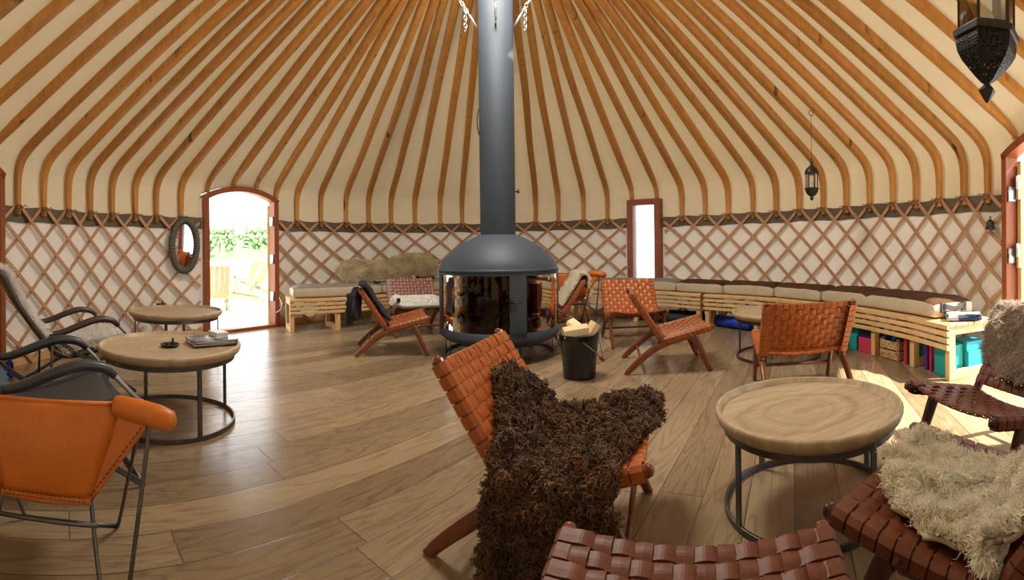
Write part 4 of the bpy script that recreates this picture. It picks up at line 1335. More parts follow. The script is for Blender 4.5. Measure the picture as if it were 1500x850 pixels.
def build_benches():
    bench('slatted pine bench beside the arched doorway, under the tan fur throw', 424, 655, (427, 495, 570, 645))
    bench('slatted pine bench behind the orange chairs, left of the bench gap', 838, 1026, (842, 930, 1022))
    bench('long curved slatted pine bench holding four brown cushions and magazines', 1031, 1390, (1035, 1106, 1160, 1222, 1277, 1334, 1386))
    cushion('grey topped linen cushion on the bench beside the arched doorway', 430, 560, MT['cushion_grey'], .15)
    cushion('grey topped linen cushion lying behind the rosy chair', 562, 652, MT['cushion_grey'], .15)
    ct = MT['cushion_top']
    cushion('grey brown topped cushion under narrow window, partly behind orange chair', 868, 987, MT['cushion_grey'], .15, d1=.43)
    cushion('brown topped cushion bridging the gap just right of the narrow window', 989.5, 1056, ct, .15)
    cushion('brown topped cushion, second from the narrow window on the bench', 1058.5, 1129.5, ct, .15)
    cushion('brown topped cushion above the orange chair seen from behind', 1132, 1197.5, ct, .15)
    cushion('longest brown topped cushion, with a strap handle at bench end', 1200.5, 1364, ct, .155, handle=True, dent=True)

def build_throw():
    # tan furs leaning against the lattice over two dark pillows
    def pad(px0, px1, z0, z1, mat, lab, th=.13):
        A = bpath(px0, px1, .33, z0, 10); B = bpath(px0, px1, .44, z1, 10)
        o0 = A[5]
        t = thing('pillow', lab, 'pillow', o0, 0, 'dark pillows under the fur throw')
        mb = MB(); K = 24; N = 16; rings = []
        for i in range(N + 1):
            u = i / N; e = max(.05, (1 - abs(2 * u - 1) ** 3)) ** .5; f = u * 10; k = min(int(f), 9)
            a = A[k].lerp(A[k + 1], f - k); b = B[k].lerp(B[k + 1], f - k); d = (b - a); nr = Vector((d.y, 0, 0)); tg = (A[k + 1] - A[k]).normalized(); nr = tg.cross(d).normalized()
            rings.append([a + d * (.5 + .5 * math.copysign(abs(cos(w)) ** .5, cos(w)) * (.8 + .2 * e)) + nr * (th / 2 * math.copysign(abs(sin(w)) ** .8, sin(w)) * e) - o0 for w in [2 * pi * q / K for q in range(K)]])
        mb.rings(rings)
        obj('cover', mb, mat, t)
        A2 = [r[0] for r in rings]; obj('piping', MB().tube(A2, .006, 6), mat, t)
    pad(543, 566, BZ + .16, BZ + .34, MT['black_cloth'], 'black pillow showing just above the jacket chair, under fur')
    pad(622, 648, BZ + .16, BZ + .38, MT['grey_cloth'], 'slate pillow showing beside the stove above the rosy chair')
    def mk(px0, px1, zlo, ztop, seed, lab, n):
        NP = 24
        A = bpath(px0, px1, .0, 0, NP)
        Ax = np.array([[p.x, p.y] for p in A]); tg = np.gradient(Ax, axis=0); tg /= np.linalg.norm(tg, axis=1)[:, None]; nr = np.stack([-tg[:, 1], tg[:, 0]], 1)
        xs = np.linspace(0, 1, NP + 1); o0 = A[NP // 2]
        def fn(u, v):
            bx = np.interp(u, xs, Ax[:, 0]); by = np.interp(u, xs, Ax[:, 1]); nx = np.interp(u, xs, nr[:, 0]); ny = np.interp(u, xs, nr[:, 1])
            zl = zlo(u); zt = ztop(u); z = zl + (zt - zl) * v
            off = .25 + .15 * v + .03 * npnoise(u * 7, v * 5, seed) - .08 * np.sin(pi * np.clip(v, 0, 1)) - .05 * (1 - v) ** 2 + .10 * np.clip(v - .85, 0, 1) * 5
            return np.stack([bx + nx * off - o0.x, by + ny * off - o0.y, z], 1)
        skin('fur_throw', lab, fn, lambda u, v: v >= 0, [MT['fur_tan'], MT['hide']], (o0.x, o0.y, 0), 0, n, .05, .0045, .05, 30, 18, cat='fur throw', group='tan fur throws on the bench', spread=.55, curl=.08, droop=.5, seg=4, seed=int(seed * 10))
    mk(512, 600, lambda u: .66 + .10 * np.clip((u - .5) * 2, 0, 1) - .02 * np.sin(u * 9), lambda u: np.interp(u, [0, .12, .3, .6, 1], [.80, .95, .98, .96, .93]), 1.3, 'tan shaggy fur throw on the bench nearer the doorway', 9000)
    mk(592, 648, lambda u: .72 + 0 * u, lambda u: np.interp(u, [0, .2, .5, 1], [.98, 1.04, 1.06, 1.05]), 2.4, 'tan shaggy fur throw on the bench nearer the stove', 6500)

# ------------------------------------------------------------------ things stored under the long bench
def build_storage():
    def frame_at(px, off):
        P = bpath(px - 6, px + 6, off, 0, 2); tg = (P[2] - P[0]).normalized(); return P[1], atan2(tg.y, tg.x)
    def block(name, lab, px, off, size, mat, z=0.0, cat='foam block', dr=0.0, grp='foam yoga blocks under the bench'):
        p, a = frame_at(px, off + size[1] / 2)
        o = obj(name, MB().box((0, 0, size[2] / 2), size), mat, loc=(p.x, p.y, z), rz=a + dr, bevel=.006)
        return tag(o, lab, cat, grp)
    block('foam_block', 'large teal foam block on the floor just inside bench end', 1371, .05, (.19, .17, .26), MT['teal'])
    # seen through the end frame
    p, a = frame_at(1374, .34)
    o = obj('foam_block', MB().box((0, 0, .10), (.24, .22, .20)), MT['teal_blue'], loc=(p.x, p.y, 0), rz=a, bevel=.006); tag(o, 'turquoise foam block on the floor framed by the bench end', 'foam block', 'foam yoga blocks under the bench')
    o = obj('foam_block', MB().box((0, 0, .04), (.22, .19, .08)), MT['teal_blue'], loc=(p.x - .02, p.y + .01, .20), rz=a, bevel=.006); tag(o, 'flat turquoise foam block lying on top inside bench end', 'foam block', 'foam yoga blocks under the bench')
    block('foam_slab', 'pink foam slab upright beside the large teal block', 1355.5, .05, (.022, .20, .24), MT['pink'])
    block('foam_slab', 'purple foam slab upright left of the pink slab', 1348.5, .05, (.045, .20, .255), MT['purple'])
    block('foam_slab', 'teal foam slab upright just right of the bench leg', 1342, .10, (.02, .2, .26), MT['teal'])
    block('foam_slab', 'red foam slab upright between crate and bench leg', 1323, .02, (.040, .22, .24), MT['red'])
    block('foam_slab', 'thin teal foam slab upright beside the red slab', 1328.5, .03, (.018, .22, .22), MT['teal'])
    block('foam_block', 'pink foam block on the floor left of the wooden crate', 1263, .03, (.19, .2, .15), MT['pink'])
    block('foam_block', 'navy foam block stacked on the pink block', 1263, .05, (.19, .18, .11), MT['navy'], z=.15)
    block('foam_block', 'small teal foam block behind the orange chair seen from behind', 1246, .03, (.12, .2, .16), MT['teal'])
    block('foam_block', 'teal foam block stacked above the small teal block', 1246, .05, (.12, .18, .10), MT['teal'], z=.16)
    # crate
    p, a = frame_at(1298, .16)
    t = thing('wooden_crate', 'small slatted wooden crate with dark print under the long bench', 'crate', (p.x, p.y, 0), a)
    w, d, h = .26, .24, .20
    for sx in (-1, 1):
        for sy in (-1, 1): obj('corner_post', MB().box((sx * (w / 2 - .014), sy * (d / 2 - .014), h / 2), (.026, .026, h)), MT['crate'], t)
    for k in range(2):
        z = .045 + .095 * k
        for sy in (-1, 1): obj('slat', MB().box((0, sy * (d / 2 + .005), z), (w, .010, .078)), MT['crate'], t, bevel=.002)
        for sx in (-1, 1): obj('slat', MB().box((sx * (w / 2 + .005), 0, z), (.010, d, .078)), MT['crate'], t, bevel=.002)
    obj('crate_floor', MB().box((0, 0, .012), (w - .03, d - .03, .012)), MT['crate'], t)
    Rm = Rz(a)
    for k, (dx, dy, r, m, lab) in enumerate([(-.07, -.05, .05, 'matblue', 'rolled blue strap at the left of the crate'), (.03, -.05, .045, 'teal_blue', 'rolled turquoise strap in middle of the crate'),
                                             (.08, .03, .05, 'teal', 'rolled teal strap at the right of the crate'), (-.02, .05, .05, 'navy', 'rolled navy strap at the back of the crate')]):
        q = Vector((p.x, p.y, .15)) + Rm @ Vector((dx, dy, 0))
        mb = MB()
        pts = [(.0 + r * (.25 + .75 * i / 60) * cos(i * .42), 0, r + r * (.25 + .75 * i / 60) * sin(i * .42)) for i in range(61)]
        mb.sweep(pts, rsec(.045, .004, .001), up=lambda k: (pts[k][0], 0, pts[k][2] - r))
        o = obj('rolled_strap', mb, MT[m], loc=q, rz=a + .4 * k, solid=0); tag(o, lab, 'strap', 'rolled straps in the crate')
        o.location.z = .145
    # support for the rolls
    o = obj('folded_towel', MB().box((0, 0, .0), (.2, .18, .10)), MT['white_box'], loc=(p.x, p.y, .085), rz=a, bevel=.02); tag(o, 'pale folded towel inside the printed wooden crate', 'towel')
    # rolled mats
    def roll(pa, pb, r, mat, lab):
        pa, pb = Vector(pa), Vector(pb); d = pb - pa; L = d.length
        mb = MB(); sp = []
        for i in range(90):
            rr = r * (.30 + .70 * i / 89); th = i * .33
            sp.append((rr * cos(th), rr * sin(th)))
        V = []; fs = []
        for i, (x, z) in enumerate(sp):
            k = 1 - .007 / max(hypot(x, z), .01)
            V += [(x, -L / 2, z), (x, L / 2, z), (x * k, L / 2, z * k), (x * k, -L / 2, z * k)]
        for i in range(len(sp) - 1):
            for q in range(4): fs.append((4 * i + q, 4 * i + (q + 1) % 4, 4 * i + 4 + (q + 1) % 4, 4 * i + 4 + q))
        fs += [(3, 2, 1, 0), (4 * len(sp) - 4, 4 * len(sp) - 3, 4 * len(sp) - 2, 4 * len(sp) - 1)]
        mb.add(V, fs, True)
        o = obj('rolled_mat', mb, mat, loc=(pa + pb) / 2 + Vector((0, 0, r))); o.rotation_euler = (0, 0, atan2(d.y, d.x) - pi / 2)
        tag(o, lab, 'exercise mat', 'rolled mats under the benches')
        return o
    a = [bpath(1040, 1044, .24, 0, 4)[0], bpath(1090, 1095, .075, 0, 4)[-1]]
    roll(a[0], a[-1], .085, MT['matblue'], 'bright blue rolled mat on the floor beneath the bench')
    a = bpath(1050, 1098, .40, 0, 4)
    roll(a[0], a[-1], .06, MT['matblack'], 'black rolled mat behind the bright blue mat')
    a = bpath(940, 1012, .14, 0, 4)
    roll(a[0], a[-1], .075, MT['matblack'], 'black rolled mat under the bench left of the gap, in front')
    a = bpath(945, 1012, .33, 0, 4)
    roll(a[0], a[-1], .09, MT['matblack'], 'thicker black rolled mat under the bench left of the gap, at the back')

# ------------------------------------------------------------------ orange sling chairs
def make_sling(label, loc, rz, sc=1.0):
    t = thing('sling_armchair', label, 'chair', loc, rz, 'orange sling chairs'); t.scale = (sc,) * 3
    L = MT['orange']
    def quad(mb, a, b, c, d, bulge=0.0, n=10):
        a, b, c, d = map(Vector, (a, b, c, d)); nn = (b - a).cross(d - a).normalized()
        mb.grid(lambda u, v: (a.lerp(b, u)).lerp(d.lerp(c, u), v) + nn * (bulge * sin(pi * u) * sin(pi * v)), n, n)
        return mb
    BL, BR, TL, TR = (-.145, 0, .33), (.145, 0, .33), (-.235, .03, .625), (.235, .03, .625)
    obj('back_panel', quad(MB(), BL, BR, TR, TL, .03), L, t, solid=.007)
    hem = obj('hem', MB().tube([BL, (0, -.004, .325), BR], .014, 8), L, t)
    obj('top_hem', MB().tube([TL, (0, .032, .622), TR], .008, 8), L, t)
    for s in (-1, 1):
        B = (s * .145, 0, .33); T = (s * .235, .03, .61); A = (s * .33, -.03, .590)
        mb = MB(); Bv, Tv, Av = map(Vector, (B, T, A))
        mb.grid(lambda u, v: Bv.lerp(Tv.lerp(Av, u), max(v, .02)), 8, 8)
        wing = obj('wing_panel', mb, L, t, solid=.007)
        obj('arm_roll', MB().tube([(s * .222, .035, .618), (s * .235, .03, .618), (s * .30, .0, .612), (s * .36, -.03, .604), (s * .395, -.045, .598), (s * .408, -.05, .596)], [.030, .034, .036, .036, .030, .012], 14), L, t)
        # dark stitching along the wing
        mb = MB()
        for k in range(16):
            q = Bv.lerp(Av, .05 + .9 * k / 16) + Vector((-s * .012, -.006, .004)); q2 = Bv.lerp(Av, .05 + .9 * (k + .6) / 16) + Vector((-s * .012, -.006, .004))
            mb.tube([q, q2], .0018, 4)
        for k in range(9):
            q = Tv.lerp(Av, .08 + .85 * k / 9) + Vector((0, -.008, -.012)); q2 = Tv.lerp(Av, .08 + .85 * (k + .6) / 9) + Vector((0, -.008, -.012))
            mb.tube([q, q2], .0018, 4)
        obj('stitching', mb, MT['stitch'], wing)
        # hairpin legs and frame
        I = MT['raw_iron']
        obj('leg', MB().tube(smoothpath([B, (s * .165, -.04, .20), (s * .205, -.11, .012), (s * .225, -.112, .008), (s * .247, -.105, .012), (s * .30, -.06, .36), A], 6), .0075, 8), I, t)
        obj('leg', MB().tube(smoothpath([A, (s * .30, .12, .50), (s * .274, .257, .41), (s * .20, .40, .05), (s * .185, .43, .008)], 6), .0075, 8), I, t)
        obj('seat_side', MB().grid(lambda u, v: Vector(B).lerp(Vector((s * .215, .40, .40)), u).lerp(Vector(A).lerp(Vector((s * .29, .18, .46)), u), v), 8, 6), L, t, solid=.006)
    obj('seat', quad(MB(), (-.145, .0, .33), (.145, .0, .33), (.215, .42, .40), (-.215, .42, .40), -.03), L, t, solid=.007)
    obj('floor_bar', MB().tube([(-.19, .43, .008), (.19, .43, .008)], .0075, 8), MT['raw_iron'], t)
    obj('cross_bar', MB().tube([(-.17, -.03, .272), (.17, -.03, .272)], .0075, 8), MT['raw_iron'], t)
    mb = MB()
    for z, y in ((.345, -.010), (.335, -.016)):
        for k in range(18): mb.tube([(-.135 + .27 * k / 18, y - .006, z), (-.135 + .27 * (k + .6) / 18, y - .006, z)], .0016, 4)
    obj('stitching', mb, MT['stitch'], hem)
    return t

# ------------------------------------------------------------------ tubular lounge chairs with padded arms
def make_lounge(label, loc, rz, lea, edge, high=True):
    t = thing('tubular_armchair', label, 'chair', loc, rz, 'leather armchairs on crossed iron legs')
    if high: P = [(-.62, .93), (-.60, .955), (-.565, .93), (-.44, .70), (-.25, .44), (-.16, .35), (-.07, .325), (.10, .345), (.30, .40), (.38, .405), (.41, .375)]
    else: P = [(-.46, .70), (-.44, .72), (-.41, .70), (-.33, .56), (-.22, .42), (-.14, .345), (-.05, .325), (.10, .345), (.30, .40), (.38, .405), (.42, .36)]
    pts = smoothpath([(0, y, z) for y, z in P], 5); w = .27
    def fn(u, v):
        i = v * (len(pts) - 1); k = min(int(i), len(pts) - 2); q = pts[k].lerp(pts[k + 1], i - k)
        a = (u * 2 - 1) * w
        return Vector((a, q.y, q.z - .02 * (1 - (a / w) ** 2)))
    obj('sling', MB().grid(fn, 14, 50), lea, t, solid=.028)
    for s in (-1, 1):
        obj('edge_roll', MB().tube([Vector((s * w, p.y, p.z)) for p in pts], .024, 10), edge, t)
        x = s * .325
        arm = smoothpath([(x, -.20, .505), (x, -.12, .515), (x, .05, .575), (x, .16, .60), (x, .26, .585), (x, .315, .545)], 5)
        ar = obj('armrest', MB().sweep(arm, rsec(.055, .046, .02), up=(0, 0, 1), smooth=True, scale=lambda q: .82 + .30 * sin(pi * min(1, q * 1.02))), edge, t)
        obj('arm_tube', MB().tube(smoothpath([(x, .28, .575), (x, .345, .51), (x, .42, .43), (x * .98, .45, .41)], 4), .011, 8), MT['steel'], ar)
        obj('leg', MB().sweep([(x * .95, .44, .42), (x * .95, .10, .25), (x * .95, -.34, .012)], rsec(.010, .030, .003), up=(0, .4, 1)), MT['raw_iron'], t)
        obj('leg', MB().sweep([(x * .90, -.22, .49), (x * .90, .10, .27), (x * .90, .46, .012)], rsec(.010, .030, .003), up=(0, -.4, 1)), MT['raw_iron'], t)
        obj('leg', MB().tube([(x * .92, -.20, .49), (x * .92, -.22, .012)], .010, 8), MT['raw_iron'], t)
    for y in (-.34, .46): obj('floor_bar', MB().tube([(-.30, y, .014), (.30, y, .014)], .010, 8), MT['raw_iron'], t)
    obj('cross_bar', MB().tube([(-.30, .10, .262), (.30, .10, .262)], .010, 8), MT['raw_iron'], t)
    return t, pts, w

def build_left_chairs():
    make_sling('orange leather sling chair seen from behind in the left foreground', (-1.242, .81, 0), atan2(.68, .73))
    make_sling('orange leather sling chair behind the log bucket by the bench', (.90, 6.38, 0), .02, 1.22)
    p = atz(90, 560, .35)
    t1, pts, w = make_lounge('dark brown high-backed armchair covered by white sheepskin, at far left', LOUNGE['white'][:2] + (0,), LOUNGE['white'][2], MT['brownleather'], MT['brownleather'])
    t2, pts2, w2 = make_lounge('worn black leather armchair with metal arm tubes behind the orange sling chair', LOUNGE['black'][:2] + (0,), LOUNGE['black'][2], MT['blackleather'], MT['blackleather'], False)
    # blue throw over its back
    Y = np.array([p.y for p in pts2]); Z = np.array([p.z for p in pts2]); K = np.linspace(0, 1, len(pts2))
    tb = thing('denim_throw', 'faded blue throw over the back of the black armchair', 'throw', LOUNGE['black'][:2] + (0,), LOUNGE['black'][2])
    def bl(u, v):
        k = -.16 + .58 * v
        y = float(np.interp(max(k, .03), K, Y)); z = float(np.interp(max(k, .03), K, Z)); ov = max(.03 - k, 0)
        return Vector(((u * 2 - 1) * .25, y + .035 - ov * .5 + .008 * sin(u * 21 + v * 9), z + .035 + (.03 if ov > 0 else 0) - ov * 1.5))
    obj('cloth', MB().grid(bl, 18, 30), MT['denim'], tb, solid=.014, subsurf=1)
    obj('fringe', MB().tube([bl(u / 12, 1.0) for u in range(13)], .010, 6), MT['denim'], tb)
    # long white fleece on the high back chair
    Y1 = np.array([p.y for p in pts]); Z1 = np.array([p.z for p in pts]); K1 = np.linspace(0, 1, len(pts))
    dY = np.gradient(Y1); dZ = np.gradient(Z1); ln = np.hypot(dY, dZ); nY, nZ = -dZ / ln, dY / ln
    def fw(u, v):
        a = (u * 2 - 1) * .25 * (1 - .12 * np.sin(v * 7)); k = .10 + .80 * v
        y = np.interp(k, K1, Y1); z = np.interp(k, K1, Z1); ny = np.interp(k, K1, nY); nz = np.interp(k, K1, nZ)
        li = .035 + .012 * npnoise(u * 6, v * 8, 1.0) - .02 * (1 - (a / .27) ** 2)
        return np.stack([a, y + ny * li, z + nz * li], 1)
    x, y, r = LOUNGE['white']
    skin('sheepskin', 'long-haired white sheepskin draped down the high-backed armchair at left', fw, lambda u, v: (v >= 0), [MT['fur_white'], MT['hide']], (x, y, 0), r, 16000, .075, .0030, .012, 20, 44,
         spread=.5, curl=.08, droop=.55, seg=4, seed=21)
    o = obj('blue_bottle', MB().lathe([(0, 0), (.035, 0), (.037, .01), (.037, .12), (.015, .15), (.014, .17), (0, .172)], 16), MT['matblue'], loc=atz(14, 552, 0)); tag(o, 'bright blue bottle on the floor behind the black armchair', 'bottle')
LOUNGE = {'white': (-3.10, 2.27, -.42), 'black': (-2.02, 1.28, -.47)}

# ------------------------------------------------------------------ lanterns, mirror, small hanging lock
def make_lantern_small(p_top, wire_top):
    t = thing('hanging_lantern', 'small dark glass lantern hanging on a long wire before the right lattice', 'lantern', p_top)
    m = MT['lantern_plain']
    n = 24
    wire = obj('wire', MB().tube([(0, 0, 0), wire_top - Vector(p_top)], .0025, 5), m, t)
    obj('wire_hook', MB().tube([(wire_top - Vector(p_top)) + Vector((.03 * cos(a), 0, .03 * sin(a))) for a in [2 * pi * i / 12 for i in range(12)]], .004, 5, closed=True), m, wire)
    obj('ring', MB().tube([(.018 * cos(a), 0, -.018 + .018 * sin(a)) for a in [2 * pi * i / 14 for i in range(14)]], .004, 6, closed=True), m, t)
    obj('cap', MB().lathe([(0, -.034), (.014, -.036), (.018, -.05), (.012, -.06), (.022, -.075), (.055, -.10), (.070, -.125), (.075, -.15), (.078, -.165), (.068, -.168), (0, -.168)], n), m, t)
    obj('glass', MB().lathe([(.062, -.168), (.062, -.315)], n), MT['pane'], t)
    for k in range(6):
        a = 2 * pi * k / 6 + .3
        obj('post', MB().tube([(.064 * cos(a), .064 * sin(a), -.166), (.064 * cos(a), .064 * sin(a), -.318)], .0045, 6), m, t)
    obj('candle', MB().lathe([(0, -.25), (.022, -.25), (.022, -.315)], 14), MT['candle'], t)
    obj('bowl', MB().lathe([(0, -.315), (.078, -.315), (.080, -.328), (.070, -.335), (.066, -.36), (.045, -.39), (.020, -.405), (.012, -.412), (.020, -.42), (.022, -.43), (.010, -.446), (0, -.455)], n), m, t)
    return t

def make_lantern_big(loc):
    t = thing('pierced_lantern', 'large pierced black metal lantern hanging in the top right corner', 'lantern', loc, .26)
    m, pm = MT['lantern_plain'], MT['lantern']
    n = 6
    def hexl(prof, sub=4): return MB().lathe(prof, 6, smooth=False)
    obj('finial', hexl([(.0, -.0), (.010, .010), (.031, .044), (.026, .052), (.012, .064), (.014, .072)]), m, t)
    obj('bowl', hexl([(.012, .068), (.030, .080), (.058, .108), (.088, .142), (.104, .170), (.110, .198), (.108, .218), (.104, .222)]), pm, t)
    obj('rim', hexl([(.100, .216), (.118, .220), (.120, .238), (.104, .252), (.096, .254), (.0, .254)]), m, t)
    for k in range(6):
        a = 2 * pi * k / 6
        obj('post', MB().box((.098 * cos(a), .098 * sin(a), .40), (.009, .009, .30), Rz(a)), m, t)
        a2 = a + pi / 6; w = .098
        obj('pane', MB().box((.085 * cos(a2), .085 * sin(a2), .40), (.003, .090, .29), Rz(a2)), MT['pane'], t)
    obj('candle', MB().lathe([(0, .30), (.026, .30), (.028, .254)], 16), MT['candle'], t)
    obj('cap', hexl([(.0, .545), (.104, .545), (.120, .553), (.118, .565), (.09, .60), (.05, .65), (.02, .68), (.0, .69)]), pm, t)
    obj('ring', MB().tube([(.03 * cos(a), 0, .715 + .03 * sin(a)) for a in [2 * pi * i / 16 for i in range(16)]], .005, 6, closed=True), m, t)
    obj('wire', MB().tube([(0, 0, .745), (0, 0, roof_z(loc.x, loc.y) - loc.z - .06)], .003, 5), m, t)
    return t

def roof_hit(px, py):
    best = None
    for k in range(200, 900):
        d = k / 100; p = atd(px, py, d)
        x, y = p.x - AX.x, p.y - AX.y; psi = atan2(x, y); R = wr(psi); s = R - hypot(x, y)
        pr = prof_pts(R); zz = np.interp(s, [a for a, b in pr], [b for a, b in pr])
        if s <= 0 or p.z >= zz - .03: return p
    return p

def roof_z(x, y):
    dx, dy = x - AX.x, y - AX.y; R = wr(atan2(dx, dy)); s = R - hypot(dx, dy); pr = prof_pts(R)
    return float(np.interp(s, [a for a, b in pr], [b for a, b in pr]))

def build_hangings():
    top = roof_hit(1188, 166)
    d = hypot(top.x, top.y)
    pt = atd(1188, 233, d)
    pt = Vector((top.x, top.y, pt.z))
    make_lantern_small(pt, top)
    p = atd(1446, 152, 1.62); make_lantern_big(p)
    # oval mirror on the lattice
    psi = psi_px(265.5, 330); c = wp(psi, -.06); zc = EYE + (371.5 - 360) / 680 * hypot(c.x, c.y)
    va = Vector((-c.x, -c.y)).normalized(); vb = Vector((.86 - c.x, 6.4 - c.y)).normalized(); nn = (va + vb).normalized()
    ya = atan2(nn.x, -nn.y)
    t = thing('oval_mirror', 'oval mirror with a grey woven rim hung on lattice beside the doorway', 'mirror', (c.x, c.y, zc), ya)
    rx, rz = .175, .300
    mb = MB()
    pts = [(rx * cos(a) * 1.13, 0, rz * sin(a) * 1.08) for a in [2 * pi * i / 64 for i in range(64)]]
    mb.sweep(pts, circ(.043, 10), up=(0, 1, 0), closed=True, smooth=True)
    for q, v in enumerate(mb.v):   # woven ribs of the rim
        pass
    t.rotation_euler = (.045, 0, ya)
    rim = obj('woven_rim', mb, MT['mirror_frame'], t)
    mb = MB()
    for k in range(56):
        a = 2 * pi * k / 56; cc = Vector((rx * cos(a) * 1.13, 0, rz * sin(a) * 1.08)); rad = Vector((cos(a) / rx, 0, sin(a) / rz)).normalized()
        mb.tube([cc + rad * (.046 * cos(b)) + Vector((0, .046 * sin(b), 0)) for b in [2 * pi * i / 10 for i in range(10)]], .006, 4, closed=True)
    obj('rim_binding', mb, MT['mirror_frame'], rim)
    mb = MB(); V = [(0, 0, 0)] + [(rx * cos(a), 0, rz * sin(a)) for a in [2 * pi * i / 64 for i in range(64)]]
    V2 = [(x, .008, z) for x, y, z in V]
    fs = [(0, 1 + i, 1 + (i + 1) % 64) for i in range(64)] + [(65, 66 + (i + 1) % 64, 66 + i) for i in range(64)] + [(1 + i, 66 + i, 66 + (i + 1) % 64, 1 + (i + 1) % 64) for i in range(64)]
    mb.add(V + V2, fs)
    obj('mirror_glass', mb, MT['mirror'], t)
    # thin white cord looping from the door frame to the bench end
    q0, q1, q2, q3 = atd(409, 436, 6.45), atd(413, 447, 6.40), atd(409.5, 455, 6.42), atd(404, 458, 6.42)
    cd = obj('cord', MB().tube([p - q0 for p in smoothpath([q0, q1, q2, q3], 6)], .006, 6), MT['white_box'], loc=q0)
    tag(cd, 'thin white cord looping down the right jamb of the arched doorway', 'cord')
    # little dark bell on the lattice by the sunlit doorway
    psi = psi_px(1457, 330); c = wp(psi, -.05); z = EYE + (359.0 - 329) / 680 * hypot(c.x, c.y)
    t = thing('cow_bell', 'small dark bell hanging on the lattice beside the sunlit doorway', 'bell', (c.x, c.y, z), -psi)
    obj('body', MB().lathe([(.0, .045), (.022, .042), (.034, .02), (.040, -.02), (.046, -.045), (.040, -.045), (.03, .01), (0, .03)], 20), MT['black_iron'], t)
    obj('loop', MB().tube([(.016 * cos(a), 0, .058 + .018 * sin(a)) for a in [2 * pi * i / 12 for i in range(12)]], .004, 6, closed=True), MT['black_iron'], t)
    obj('clapper', MB().tube([(0, 0, .03), (0, 0, -.055)], [.004, .009], 6), MT['black_iron'], t)

# ------------------------------------------------------------------ outside
def build_outside():
    mb = MB().box((0, 3, -.115), (26, 34, .05)); struct('ground', mb, MT['deck'])
    mb = MB().box((-30, 32, -.28), (90, 60, .2)); struct('bank_ground', mb, MT['bank'])
    mb = MB().box((-60, 150, -1.35), (500, 240, .1)); struct('lake_water', mb, MT['water'])
    mb = MB().grid(lambda u, v: Vector((-260 + 250 * u, 100 + 80 * v, -1.3 + 9 * v ** .5 + .6 * sin(u * 40))), 60, 6); struct('far_shore_hill', mb, MT['leaf2'])
    # far trees: two kinds, each copied
    def tree(kind, lab):
        t = thing('spruce_tree' if kind else 'birch_tree', lab, 'tree', (0, 0, 0), 0, 'trees on the far shore')
        obj('trunk', MB().tube([(0, 0, -1), (0.1, 0, 4), (0, .1, 8)], [.22, .17, .06], 8), MT['trunk'], t)
        mb = MB(); rg = random.Random(4 + kind)
        if kind:
            for k in range(9):
                z = 1.5 + k * 1.05; r = 2.0 * (1 - k / 9.6)
                mb.lathe([(r, z), (r * .55, z + .75), (r * .18, z + 1.5), (0, z + 1.55)], 11, rfun=lambda a: .85 + .25 * sin(a * 5 + z * 3))
        else:
            for k in range(34):
                a = rg.uniform(0, 6.28); h = rg.uniform(2.2, 9.0); rr = (1.9 * sin(pi * min(1, (h - 1.2) / 9.5)) + .3) * rg.random() ** .5
                c = Vector((rr * cos(a), rr * sin(a), h)); s = rg.uniform(.55, 1.05)
                mb.lathe([(s * sin(pi * q / 6), -s * cos(pi * q / 6)) for q in range(7)], 8, c, rfun=lambda a: .8 + .3 * sin(a * 3 + c.z))
        obj('crown', mb, MT['leaf2'] if kind else MT['leaf1'], t)
        return t
    A, B = tree(0, 'x'), tree(1, 'x')
    first = {0: True, 1: True}
    xs = [303, 313, 322, 333, 342, 352, 361, 371, 381, 392, 402]
    for k, px in enumerate(xs):
        kind = [0, 1, 0, 0, 1, 0, 1, 0, 0, 1, 0][k]; d = 130 + (k * 17) % 44
        p = atd(px, 366, d); src = B if kind else A
        lab = '%s on the far shore, %s tree from the left through the doorway' % ('dark spruce' if kind else 'pale leafy birch', ORD[k])
        o = src if first[kind] else copy_tree(src); first[kind] = False
        o.location = (p.x, p.y, -.8); o.rotation_euler = (0, 0, k * 1.3); o.scale = (.95 + .2 * ((k * 7) % 5) / 5,) * 3
        o['label'] = lab
    # timber deck chairs seen through the doorway
    def deck_chair(lab):
        t = thing('deck_chair', lab, 'deck chair', (0, 0, 0), 0, 'timber chairs outside the doorway'); W = MT['outwood']
        for k in range(6): obj('back_slat', MB().box((-.25 + .1 * k, -.38, .62), (.085, .022, .72), Rx(.45)), W, t)
        for k in range(6): obj('seat_slat', MB().box((0, -.2 + .1 * k, .30 + .022 * k), (.56, .085, .022)), W, t)
        for s in (-1, 1):
            obj('armrest', MB().box((s * .33, 0, .56), (.11, .70, .024)), W, t)
            obj('leg', MB().box((s * .31, .30, .28), (.05, .08, .56)), W, t)
            obj('leg', MB().box((s * .29, -.1, .17), (.04, .95, .10), Rx(.20)), W, t)
        return t
    c = deck_chair('pale timber deck chair outside, nearest the doorway centre')
    p = atz(352, 446, -.09); c.location = (p.x, p.y, -.09); c.rotation_euler = (0, 0, 2.3)
    p = atz(312, 458, -.09); dup(c, (p.x, p.y, -.09), .7, 'pale timber deck chair outside, beside the left door jamb')
    p = atz(366, 432, -.09); dup(c, (p.x, p.y, -.09), 1.2, 'pale timber deck chair outside, behind the other chairs at right')
    p = atz(327, 412, -.09)
    t = thing('wooden_post', 'pale upright wooden post outside, seen against the lake', 'post', (p.x, p.y, -.1))
    obj('shaft', MB().box((0, 0, .75), (.14, .14, 1.5)), MT['outwood'], t, bevel=.01); obj('cap', MB().hexa([(-.09, -.09, 1.5), (.09, -.09, 1.5), (.09, .09, 1.5), (-.09, .09, 1.5)], [(-.02, -.02, 1.58), (.02, -.02, 1.58), (.02, .02, 1.58), (-.02, .02, 1.58)]), MT['outwood'], t)

